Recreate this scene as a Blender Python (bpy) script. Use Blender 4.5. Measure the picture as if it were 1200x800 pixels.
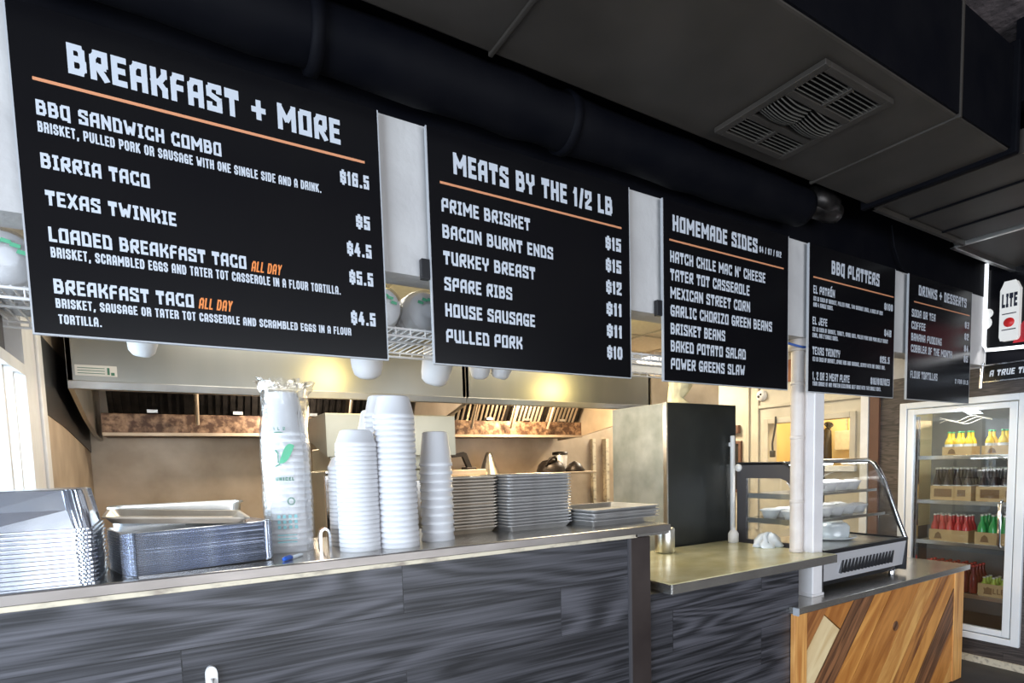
import bpy, bmesh, math, random
from mathutils import Vector, Matrix
random.seed(7)
S = bpy.context.scene
for o in list(bpy.data.objects):
    bpy.data.objects.remove(o)
COL = S.collection
PI = math.pi

# ------------------------------------------------------------------ camera
RGT = Vector((0.8425, -0.5382, -0.0250)).normalized()
FWD = Vector((0.5354, 0.8410, -0.0779)).normalized()
RGT = (RGT - FWD * RGT.dot(FWD)).normalized()
UP = RGT.cross(FWD)
cd = bpy.data.cameras.new('camera')
cam = bpy.data.objects.new('camera', cd)
COL.objects.link(cam)
cam.matrix_world = Matrix(((RGT.x, UP.x, -FWD.x, 0), (RGT.y, UP.y, -FWD.y, 0), (RGT.z, UP.z, -FWD.z, 1.68), (0, 0, 0, 1)))
cd.sensor_width = 36
cd.lens = 680.98 / 1200 * 36
cd.shift_x = (600 - 632.26) / 1200
cd.shift_y = (595.66 - 400) / 1200
cd.clip_start = 0.02
S.camera = cam

# ------------------------------------------------------------------ world and light
W = bpy.data.worlds.new('world')
S.world = W
W.use_nodes = True
W.node_tree.nodes['Background'].inputs[0].default_value = (0.72, 0.86, 1.0, 1)
W.node_tree.nodes['Background'].inputs[1].default_value = 1.0
S.view_settings.view_transform = 'Standard'
S.view_settings.look = 'None'
S.view_settings.gamma = 1
S.view_settings.use_curve_mapping = False
S.view_settings.exposure = 0.3


def area(name, loc, aim, sx, sy, power, color):
    l = bpy.data.lights.new(name, 'AREA')
    l.shape = 'RECTANGLE'
    l.size, l.size_y = sx, sy
    l.energy = power
    l.color = color
    o = bpy.data.objects.new(name, l)
    COL.objects.link(o)
    o.location = loc
    d = Vector(aim) - Vector(loc)
    o.rotation_euler = d.to_track_quat('-Z', 'Y').to_euler()
    return o


def point(name, loc, power, color, r=0.05):
    l = bpy.data.lights.new(name, 'POINT')
    l.energy = power
    l.color = color
    l.shadow_soft_size = r
    o = bpy.data.objects.new(name, l)
    COL.objects.link(o)
    o.location = loc
    return o


area('daylight_side_window', (-3.25, -0.6, 1.5), (2, 0.9, 1.3), 3.0, 2.2, 300, (0.74, 0.86, 1.0))
area('daylight_shop_front', (1.5, -4.3, 1.5), (1.5, 2, 1.4), 5.5, 2.2, 190, (0.92, 0.95, 1.0))
area('kitchen_ceiling_lamp', (0.6, 3.0, 2.74), (0.6, 3.0, 0), 1.0, 0.5, 13, (1.0, 0.95, 0.86))
area('kitchen_ceiling_lamp', (2.6, 3.0, 2.74), (2.6, 3.0, 0), 1.0, 0.5, 14, (1.0, 0.90, 0.70))
area('kitchen_panel_lamp', (4.58, 4.7, 2.75), (4.58, 4.7, 0), 0.5, 0.4, 45, (1.0, 0.88, 0.66))
point('hood_lamp', (0.75, 4.35, 2.16), 34, (1.0, 0.84, 0.64), 0.06)
point('hood_lamp', (2.75, 4.35, 2.16), 46, (1.0, 0.76, 0.46), 0.06)
point('back_room_lamp', (5.85, 3.45, 2.4), 16, (1.0, 0.86, 0.55), 0.1)

point('task_lamp', (1.01, 3.0, 2.33), 4, (1.0, 0.76, 0.26), 0.09)
point('task_lamp', (2.95, 3.0, 2.33), 5, (1.0, 0.76, 0.26), 0.09)
area('kitchen_rear_fill', (4.6, 3.2, 2.74), (4.6, 3.2, 0), 0.9, 0.5, 9, (1.0, 0.90, 0.68))  # added warm fill without a fixture, brightens cabinet side and cream wall
area('daylight_kitchen_window', (-0.9, 2.5, 1.7), (0.2, 2.4, 1.5), 0.8, 0.8, 22, (0.70, 0.86, 1.0))

# ------------------------------------------------------------------ materials
MATS = {}


def nt(name):
    m = bpy.data.materials.new(name)
    m.use_nodes = True
    t = m.node_tree
    return m, t, t.nodes['Principled BSDF']


def N(t, kind, **kw):
    n = t.nodes.new(kind)
    for k, v in kw.items():
        setattr(n, k, v)
    return n


def ramp(t, fac, stops):
    r = N(t, 'ShaderNodeValToRGB')
    el = r.color_ramp.elements
    while len(el) < len(stops):
        el.new(0.5)
    for e, (p, c) in zip(el, stops):
        e.position = p
        e.color = (*c, 1)
    t.links.new(fac, r.inputs[0])
    return r.outputs[0]


def mat(name, c, rough=0.5, metal=0.0, c2=None, scale=6.0, stretch=(1, 1, 1), bump=0.0, bscale=None, detail=4, lo=0.35, hi=0.65, spec=0.5, emit=0, world=False):
    m, t, b = nt(name)
    b.inputs['Roughness'].default_value = rough
    b.inputs['Metallic'].default_value = metal
    b.inputs['Specular IOR Level'].default_value = spec
    b.inputs['Base Color'].default_value = (*c, 1)
    if emit:
        b.inputs['Emission Color'].default_value = (*c, 1)
        b.inputs['Emission Strength'].default_value = emit
    if c2 or bump:
        if world:
            src = N(t, 'ShaderNodeNewGeometry').outputs['Position']
        else:
            src = N(t, 'ShaderNodeTexCoord').outputs['Object']
        mp = N(t, 'ShaderNodeMapping')
        mp.inputs['Scale'].default_value = stretch
        t.links.new(src, mp.inputs[0])
        n = N(t, 'ShaderNodeTexNoise')
        n.inputs['Scale'].default_value = scale
        n.inputs['Detail'].default_value = detail
        t.links.new(mp.outputs[0], n.inputs['Vector'])
        if c2:
            t.links.new(ramp(t, n.outputs[0], [(lo, c), (hi, c2)]), b.inputs['Base Color'])
        if bump:
            n2 = N(t, 'ShaderNodeTexNoise')
            n2.inputs['Scale'].default_value = bscale or scale
            n2.inputs['Detail'].default_value = 3
            t.links.new(mp.outputs[0], n2.inputs['Vector'])
            bp = N(t, 'ShaderNodeBump')
            bp.inputs['Strength'].default_value = bump
            bp.inputs['Distance'].default_value = 0.01
            t.links.new(n2.outputs[0], bp.inputs['Height'])
            t.links.new(bp.outputs[0], b.inputs['Normal'])
    MATS[name] = m
    return m


def plank_mat(name, along, across, dark, light, bw=1.3, rh=0.2, off=0.02, rough=0.42, tones=(0.75, 1.25), swirl=1.6, fx=1.6, fz=14.0):
    """laminate planks: rows along `along` axis index, stacked along `across`"""
    m, t, b = nt(name)
    pos = N(t, 'ShaderNodeNewGeometry').outputs['Position']
    sp = N(t, 'ShaderNodeSeparateXYZ')
    t.links.new(pos, sp.inputs[0])
    cb = N(t, 'ShaderNodeCombineXYZ')
    t.links.new(sp.outputs[along], cb.inputs[0])
    ad = N(t, 'ShaderNodeMath', operation='ADD')
    ad.inputs[1].default_value = off
    t.links.new(sp.outputs[across], ad.inputs[0])
    t.links.new(ad.outputs[0], cb.inputs[1])
    br = N(t, 'ShaderNodeTexBrick')
    br.inputs['Scale'].default_value = 1
    br.inputs['Brick Width'].default_value = bw
    br.inputs['Row Height'].default_value = rh
    br.inputs['Mortar Size'].default_value = 0.0016
    br.inputs['Mortar Smooth'].default_value = 0.0
    br.inputs['Bias'].default_value = 0.0
    br.inputs['Color1'].default_value = (tones[0],) * 3 + (1,)
    br.inputs['Color2'].default_value = (tones[1],) * 3 + (1,)
    br.inputs['Mortar'].default_value = (0.35, 0.35, 0.35, 1)
    t.links.new(cb.outputs[0], br.inputs['Vector'])
    mp = N(t, 'ShaderNodeMapping')
    mp.inputs['Scale'].default_value = (fx, fz, 1)
    t.links.new(cb.outputs[0], mp.inputs[0])
    sh = N(t, 'ShaderNodeVectorMath', operation='ADD')
    t.links.new(mp.outputs[0], sh.inputs[0])
    sc = N(t, 'ShaderNodeVectorMath', operation='SCALE')
    sc.inputs[3].default_value = 23.0
    t.links.new(br.outputs[0], sc.inputs[0])
    t.links.new(sc.outputs[0], sh.inputs[1])
    n1 = N(t, 'ShaderNodeTexNoise')
    n1.inputs['Scale'].default_value = 0.9
    n1.inputs['Detail'].default_value = 2
    n1.inputs['Distortion'].default_value = swirl
    t.links.new(sh.outputs[0], n1.inputs['Vector'])
    # rings from the slow field plus fine fibre
    mu = N(t, 'ShaderNodeMath', operation='MULTIPLY')
    mu.inputs[1].default_value = 72
    t.links.new(n1.outputs[0], mu.inputs[0])
    si = N(t, 'ShaderNodeMath', operation='SINE')
    t.links.new(mu.outputs[0], si.inputs[0])
    n2 = N(t, 'ShaderNodeTexNoise')
    n2.inputs['Scale'].default_value = 6.0
    n2.inputs['Detail'].default_value = 6
    mp2 = N(t, 'ShaderNodeMapping')
    mp2.inputs['Scale'].default_value = (0.7, 4.5, 1)
    t.links.new(sh.outputs[0], mp2.inputs[0])
    t.links.new(mp2.outputs[0], n2.inputs['Vector'])
    m1 = N(t, 'ShaderNodeMath', operation='MULTIPLY_ADD')
    m1.inputs[1].default_value = 0.10
    t.links.new(si.outputs[0], m1.inputs[0])
    m0 = N(t, 'ShaderNodeMath', operation='MULTIPLY_ADD')
    m0.inputs[1].default_value = 0.62
    m0.inputs[2].default_value = 0.19
    t.links.new(n2.outputs[0], m0.inputs[0])
    t.links.new(m0.outputs[0], m1.inputs[2])
    colr = ramp(t, m1.outputs[0], [(0.37, dark), (0.66, light)])
    mx = N(t, 'ShaderNodeMix', data_type='RGBA', blend_type='MULTIPLY')
    mx.inputs[0].default_value = 1
    t.links.new(colr, mx.inputs[6])
    t.links.new(br.outputs[0], mx.inputs[7])
    t.links.new(mx.outputs[2], b.inputs['Base Color'])
    b.inputs['Roughness'].default_value = rough
    bp = N(t, 'ShaderNodeBump')
    bp.inputs['Strength'].default_value = 0.25
    bp.inputs['Distance'].default_value = 0.004
    t.links.new(m1.outputs[0], bp.inputs['Height'])
    t.links.new(bp.outputs[0], b.inputs['Normal'])
    MATS[name] = m
    return m


def grain_mat(name, dark, light, ang, seed=0.0, rough=0.4, knots=False, fine=24.0):
    """timber whose fibre runs at `ang` in the X-Z plane"""
    m, t, b = nt(name)
    pos = N(t, 'ShaderNodeNewGeometry').outputs['Position']
    mp = N(t, 'ShaderNodeMapping', vector_type='TEXTURE')
    mp.inputs['Rotation'].default_value = (0, -ang, 0)
    mp.inputs['Location'].default_value = (seed, 0, seed * 0.37)
    t.links.new(pos, mp.inputs[0])
    ms = N(t, 'ShaderNodeMapping')
    ms.inputs['Scale'].default_value = (1.6, 1, fine)
    t.links.new(mp.outputs[0], ms.inputs[0])
    n = N(t, 'ShaderNodeTexNoise')
    n.inputs['Scale'].default_value = 1.3
    n.inputs['Detail'].default_value = 5
    n.inputs['Distortion'].default_value = 0.9
    t.links.new(ms.outputs[0], n.inputs['Vector'])
    mid = tuple((a + c) / 2 for a, c in zip(dark, light))
    t.links.new(ramp(t, n.outputs[0], [(0.34, dark), (0.5, mid), (0.62, light)]), b.inputs['Base Color'])
    b.inputs['Roughness'].default_value = rough
    MATS[name] = m
    return m


def film_mat(name, tint, gloss=0.14, rough=0.12, bump=0.0, bscale=30, fres=0.9):
    m = bpy.data.materials.new(name)
    m.use_nodes = True
    t = m.node_tree
    t.nodes.clear()
    out = N(t, 'ShaderNodeOutputMaterial')
    mx = N(t, 'ShaderNodeMixShader')
    tr = N(t, 'ShaderNodeBsdfTransparent')
    tr.inputs[0].default_value = (*tint, 1)
    gl = N(t, 'ShaderNodeBsdfGlossy')
    gl.inputs['Roughness'].default_value = rough
    fr = N(t, 'ShaderNodeFresnel')
    fr.inputs[0].default_value = 1.45
    ma = N(t, 'ShaderNodeMath', operation='MULTIPLY_ADD')
    ma.inputs[1].default_value = fres
    ma.inputs[2].default_value = gloss
    ma.use_clamp = True
    t.links.new(fr.outputs[0], ma.inputs[0])
    t.links.new(ma.outputs[0], mx.inputs[0])
    t.links.new(tr.outputs[0], mx.inputs[1])
    t.links.new(gl.outputs[0], mx.inputs[2])
    t.links.new(mx.outputs[0], out.inputs[0])
    if bump:
        n = N(t, 'ShaderNodeTexNoise')
        n.inputs['Scale'].default_value = bscale
        bp = N(t, 'ShaderNodeBump')
        bp.inputs['Strength'].default_value = bump
        bp.inputs['Distance'].default_value = 0.01
        t.links.new(n.outputs[0], bp.inputs['Height'])
        t.links.new(bp.outputs[0], gl.inputs['Normal'])
    MATS[name] = m
    return m


plank_mat('charcoal_laminate', 0, 2, (0.011, 0.011, 0.0135), (0.082, 0.080, 0.092), tones=(0.72, 1.25), fx=0.55, fz=4.4, swirl=0.45)
plank_mat('brown_plank_wall', 1, 2, (0.035, 0.027, 0.024), (0.105, 0.085, 0.075), bw=1.2, rh=0.14, tones=(0.8, 1.2), swirl=0.8)
mat('floor_dark', (0.022, 0.020, 0.020), 0.6, c2=(0.045, 0.04, 0.04), scale=3)
mat('black_paint', (0.0016, 0.0018, 0.0034), 0.65, spec=0.06, c2=(0.0034, 0.0034, 0.0048), scale=5, bump=0.15, bscale=14)
mat('duct_paint', (0.026, 0.022, 0.018), 0.5, spec=0.35, c2=(0.036, 0.030, 0.025), scale=4, bump=0.06, bscale=10)
mat('grille_paint', (0.06, 0.055, 0.048), 0.4, c2=(0.075, 0.07, 0.06), scale=20)
mat('ceiling_spray', (0.05, 0.038, 0.038), 0.9, c2=(0.11, 0.085, 0.085), scale=12, bump=1.0, bscale=20)
mat('white_plaster', (0.44, 0.425, 0.42), 0.8, c2=(0.50, 0.485, 0.475), scale=5, bump=0.35, bscale=22)
mat('cream_paint', (0.44, 0.39, 0.30), 0.6, c2=(0.53, 0.48, 0.38), scale=4)
mat('cream_tile', (0.66, 0.60, 0.46), 0.85, c2=(0.72, 0.66, 0.52), scale=30)
mat('amber_wall', (0.85, 0.66, 0.33), 0.7, c2=(0.9, 0.73, 0.40), scale=3)
mat('white_paint', (0.80, 0.79, 0.78), 0.45, c2=(0.70, 0.68, 0.67), scale=7)
mat('red_wood', (0.10, 0.045, 0.028), 0.5, c2=(0.16, 0.08, 0.05), scale=4, stretch=(1, 1, 0.2))
mat('stainless', (0.56, 0.55, 0.53), 0.30, 1.0, c2=(0.68, 0.67, 0.64), scale=5, stretch=(1, 1, 0.3), bump=0.04, bscale=8)
mat('stainless_dirty', (0.44, 0.35, 0.26), 0.48, 0.65, c2=(0.62, 0.52, 0.41), scale=3.2, bump=0.05, bscale=7)
mat('stainless_olive', (0.42, 0.40, 0.31), 0.42, 0.8, c2=(0.52, 0.49, 0.39), scale=2.2, bump=0.05, bscale=6)
mat('hood_steel', (0.40, 0.41, 0.39), 0.30, 1.0, c2=(0.50, 0.50, 0.47), scale=2.0, stretch=(1, 1, 0.25))
mat('grease_brown', (0.07, 0.035, 0.02), 0.45, 0.4, c2=(0.30, 0.19, 0.12), scale=26, lo=0.42, hi=0.68, bump=0.3)
mat('grease_black', (0.010, 0.009, 0.009), 0.35, 0.6, c2=(0.03, 0.026, 0.024), scale=18)
mat('counter_steel', (0.50, 0.48, 0.45), 0.24, 0.92, c2=(0.64, 0.62, 0.58), scale=4, bump=0.03, bscale=7)
mat('edge_steel', (0.20, 0.18, 0.165), 0.36, 0.85, c2=(0.34, 0.31, 0.29), scale=6, stretch=(0.4, 1, 1))
mat('pass_steel_warm_reflection', (0.66, 0.62, 0.36), 0.22, 0.35, c2=(0.82, 0.78, 0.52), scale=5, stretch=(1, 1.6, 1))  # yellow tint puts the warm kitchen reflection into the steel's colour
mat('worn_edge', (0.62, 0.55, 0.42), 0.5, 0.2, c2=(0.30, 0.25, 0.20), scale=32, stretch=(0.5, 1, 1), lo=0.5, hi=0.72)
mat('trim_brown', (0.036, 0.026, 0.024), 0.35, 0.3, c2=(0.065, 0.05, 0.045), scale=3)
mat('board_black', (0.0035, 0.0034, 0.0045), 0.24, spec=0.28, c2=(0.0045, 0.0043, 0.005), scale=3)
mat('board_edge', (0.40, 0.41, 0.43), 0.4)
mat('board_white_ink', (0.50, 0.53, 0.58), 0.5)
mat('board_orange_ink', (0.72, 0.21, 0.045), 0.5)
mat('board_rule_ink', (0.62, 0.26, 0.13), 0.45)
mat('foam_white', (0.66, 0.66, 0.68), 0.5)
mat('aluminium', (0.58, 0.56, 0.55), 0.36, 0.8, c2=(0.70, 0.69, 0.68), scale=9)
mat('aluminium_worn', (0.54, 0.46, 0.37), 0.38, 0.8, c2=(0.70, 0.63, 0.54), scale=7)
mat('foil', (0.60, 0.64, 0.73), 0.24, 0.95, c2=(0.70, 0.73, 0.79), scale=14, bump=0.03, bscale=20)
film_mat('clear_film', (0.985, 0.99, 0.99), 0.03, 0.2, 0.35, 22, 0.5)
film_mat('clear_glass', (0.96, 0.975, 0.975), 0.03, 0.02)
film_mat('window_glass', (0.97, 0.985, 0.99), 0.0, 0.02, fres=0.15)
film_mat('cooler_glass', (0.93, 0.95, 0.96), 0.06, 0.02)
mat('ink_green', (0.10, 0.42, 0.24), 0.5)
mat('ink_dark_green', (0.06, 0.20, 0.13), 0.5)
mat('ink_teal', (0.30, 0.62, 0.66), 0.5)
mat('pen_blue', (0.03, 0.13, 0.62), 0.3)
mat('clear_plastic', (0.75, 0.80, 0.85), 0.15, spec=0.8)
mat('cabinet_grey', (0.36, 0.37, 0.31), 0.5, 0.4, c2=(0.60, 0.60, 0.53), scale=4.5, bump=0.06, bscale=9)
mat('cabinet_black', (0.010, 0.012, 0.011), 0.38, c2=(0.016, 0.018, 0.016), scale=6)
mat('chrome', (0.80, 0.80, 0.82), 0.12, 1.0)
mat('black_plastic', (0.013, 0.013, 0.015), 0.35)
mat('case_grey', (0.075, 0.07, 0.075), 0.4, 0.2)
mat('case_silver', (0.80, 0.79, 0.82), 0.35, 0.5)
mat('pipe_white', (0.68, 0.62, 0.58), 0.45, c2=(0.60, 0.53, 0.48), scale=9)
mat('post_white', (0.80, 0.77, 0.77), 0.32, c2=(0.72, 0.69, 0.69), scale=5)
mat('cooler_white', (0.80, 0.82, 0.84), 0.3, 0.1)
mat('cooler_wall', (0.16, 0.15, 0.135), 0.5, 0.2, c2=(0.21, 0.20, 0.18), scale=4)
mat('kraft', (0.60, 0.38, 0.16), 0.7, c2=(0.68, 0.45, 0.20), scale=6)
mat('kraft_print', (0.25, 0.13, 0.05), 0.7)
mat('glass_yellow', (0.90, 0.58, 0.05), 0.15)
mat('glass_cola', (0.030, 0.014, 0.012), 0.12)
mat('glass_red', (0.70, 0.06, 0.05), 0.15)
mat('glass_dark_red', (0.22, 0.02, 0.02), 0.15)
mat('glass_green', (0.06, 0.42, 0.10), 0.15)
mat('glass_lime', (0.55, 0.66, 0.10), 0.2)
mat('label_white', (0.78, 0.76, 0.72), 0.5)
mat('cap_red', (0.75, 0.08, 0.06), 0.3, 0.3)
mat('cap_light', (0.70, 0.66, 0.55), 0.3, 0.3)
mat('cap_green', (0.08, 0.35, 0.12), 0.3, 0.3)
mat('rag_cream', (0.72, 0.66, 0.45), 0.9, c2=(0.62, 0.55, 0.36), scale=18, bump=0.5)
mat('cord_dark', (0.05, 0.04, 0.03), 0.5)
mat('iron_dark', (0.03, 0.024, 0.022), 0.4, 0.5)
mat('lamp_white', (1.0, 0.95, 0.85), 0.5, emit=6)
mat('led_white', (0.85, 0.95, 1.0), 0.5, emit=7)
mat('neon_white', (0.95, 0.97, 1.0), 0.5, emit=0.75)
mat('sign_red', (0.40, 0.012, 0.02), 0.35)
mat('sign_lit', (0.72, 0.70, 0.66), 0.5, emit=0.30)
mat('sign_ink', (0.01, 0.012, 0.03), 0.4)
mat('sign_disc_red', (0.75, 0.02, 0.02), 0.4)
mat('brick_red', (0.26, 0.10, 0.05), 0.85, c2=(0.34, 0.15, 0.08), scale=9)
mat('cable_blue', (0.05, 0.12, 0.40), 0.5)
mat('pvc_blind', (0.78, 0.85, 0.90), 0.4)

# ------------------------------------------------------------------ mesh builder


class MB:
    def __init__(self):
        self.v, self.f, self.mi, self.sm = [], [], [], []

    def add(self, verts, faces, mi=0, smooth=False):
        b = len(self.v)
        self.v += [tuple(p) for p in verts]
        for f in faces:
            self.f.append([b + i for i in f])
            self.mi.append(mi)
            self.sm.append(smooth)

    def box(self, x0, x1, y0, y1, z0, z1, mi=0):
        v = [(x0, y0, z0), (x1, y0, z0), (x1, y1, z0), (x0, y1, z0), (x0, y0, z1), (x1, y0, z1), (x1, y1, z1), (x0, y1, z1)]
        self.add(v, [(0, 3, 2, 1), (4, 5, 6, 7), (0, 1, 5, 4), (1, 2, 6, 5), (2, 3, 7, 6), (3, 0, 4, 7)], mi)
        return self

    def loft(self, rings, closed=True, cap0=True, cap1=True, mi=0, smooth=False):
        n = len(rings[0])
        v = [p for r in rings for p in r]
        f = []
        for k in range(len(rings) - 1):
            for i in range(n if closed else n - 1):
                j = (i + 1) % n
                f.append((k * n + i, k * n + j, (k + 1) * n + j, (k + 1) * n + i))
        b = len(self.f)
        self.add(v, f, mi, smooth)
        if cap0:
            self.add(rings[0], [tuple(reversed(range(n)))], mi)
        if cap1:
            self.add(rings[-1], [tuple(range(n))], mi)
        return self

    def lathe(self, prof, c=(0, 0, 0), n=28, mi=0, axis='Z', smooth=True, cap0=False, cap1=False):
        rings = []
        for r, h in prof:
            ring = []
            for i in range(n):
                a = 2 * PI * i / n
                p = (r * math.cos(a), r * math.sin(a), h)
                if axis == 'X':
                    p = (p[2], p[0], p[1])
                elif axis == 'Y':
                    p = (p[1], p[2], p[0])
                ring.append((c[0] + p[0], c[1] + p[1], c[2] + p[2]))
            rings.append(ring)
        return self.loft(rings, True, cap0, cap1, mi, smooth)

    def tube(self, pts, r, n=10, mi=0, smooth=True):
        pts = [Vector(p) for p in pts]
        rings = []
        for i, p in enumerate(pts):
            d = (pts[min(i + 1, len(pts) - 1)] - pts[max(i - 1, 0)]).normalized()
            a = d.cross(Vector((0, 0, 1)) if abs(d.z) < 0.9 else Vector((1, 0, 0))).normalized()
            b = d.cross(a)
            rings.append([tuple(p + (a * math.cos(2 * PI * k / n) + b * math.sin(2 * PI * k / n)) * r) for k in range(n)])
        return self.loft(rings, True, True, True, mi, smooth)

    def prism(self, poly, axis, a0, a1, mi=0):
        """poly in the two other axes (in xyz order), extruded along axis"""
        def P(p, a):
            q = list(p)
            q.insert('XYZ'.index(axis), a)
            return tuple(q)
        return self.loft([[P(p, a0) for p in poly], [P(p, a1) for p in poly]], True, True, True, mi)


def obj(name, mb, m, parent=None, bevel=0.0, seg=2, origin=True, local=False):
    me = bpy.data.meshes.new(name)
    verts = mb.v
    c = Vector((0, 0, 0))
    if origin and not local:
        xs, ys, zs = zip(*verts)
        c = Vector(((min(xs) + max(xs)) / 2, (min(ys) + max(ys)) / 2, min(zs)))
    me.from_pydata([tuple(Vector(v) - c) for v in verts], [], mb.f)
    ms = m if isinstance(m, (list, tuple)) else [m]
    for x in ms:
        me.materials.append(MATS[x])
    for p, mi, s in zip(me.polygons, mb.mi, mb.sm):
        p.material_index = mi
        p.use_smooth = s
    bm = bmesh.new()
    bm.from_mesh(me)
    bmesh.ops.recalc_face_normals(bm, faces=bm.faces)
    bm.to_mesh(me)
    bm.free()
    o = bpy.data.objects.new(name, me)
    COL.objects.link(o)
    o.location = c
    if parent is not None:
        o.parent = parent
        if not local:
            pl = Vector(parent.location)
            q = parent.parent
            while q is not None:
                pl += Vector(q.location)
                q = q.parent
            o.location = c - pl
    if bevel:
        md = o.modifiers.new('bevel', 'BEVEL')
        md.width = bevel
        md.segments = seg
        md.limit_method = 'ANGLE'
        md.angle_limit = math.radians(50)
    return o


def tag(o, label=None, cat=None, group=None, kind=None):
    if label:
        o['label'] = label
    if cat:
        o['category'] = cat
    if group:
        o['group'] = group
    if kind:
        o['kind'] = kind
    return o


def thing(name, loc, label, cat, group=None, rz=0.0):
    o = bpy.data.objects.new(name, None)
    COL.objects.link(o)
    o.empty_display_size = 0.05
    o.location = loc
    o.rotation_euler = (0, 0, rz)
    return tag(o, label, cat, group)


def struct(name, mb, m, parent=None, bevel=0.0, label=None):
    o = obj(name, mb, m, parent, bevel)
    if parent is None:
        o['kind'] = 'structure'
    if label:
        o['label'] = label
    return o


def copy_tree(o, loc=None, rot=None, label=None, cat=None, group=None, parent=None):
    c = o.copy()
    COL.objects.link(c)
    if parent is not None:
        c.parent = parent
    if loc is not None:
        c.location = loc
    if rot is not None:
        c.rotation_euler = rot
    tag(c, label, cat, group)
    for ch in list(o.children):
        copy_tree(ch, parent=c)
    return c


def rrect(w, d, r, z, cx=0, cy=0, n=6, wob=0.0):
    pts = []
    k = 0
    for sx, sy, a0 in ((1, 1, 0), (-1, 1, PI / 2), (-1, -1, PI), (1, -1, 1.5 * PI)):
        for i in range(n + 1):
            a = a0 + PI / 2 * i / n
            q = r + (wob if k % 2 else -wob)
            pts.append((cx + sx * (w / 2 - r) + q * math.cos(a), cy + sy * (d / 2 - r) + q * math.sin(a), z))
            k += 1
    return pts


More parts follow.
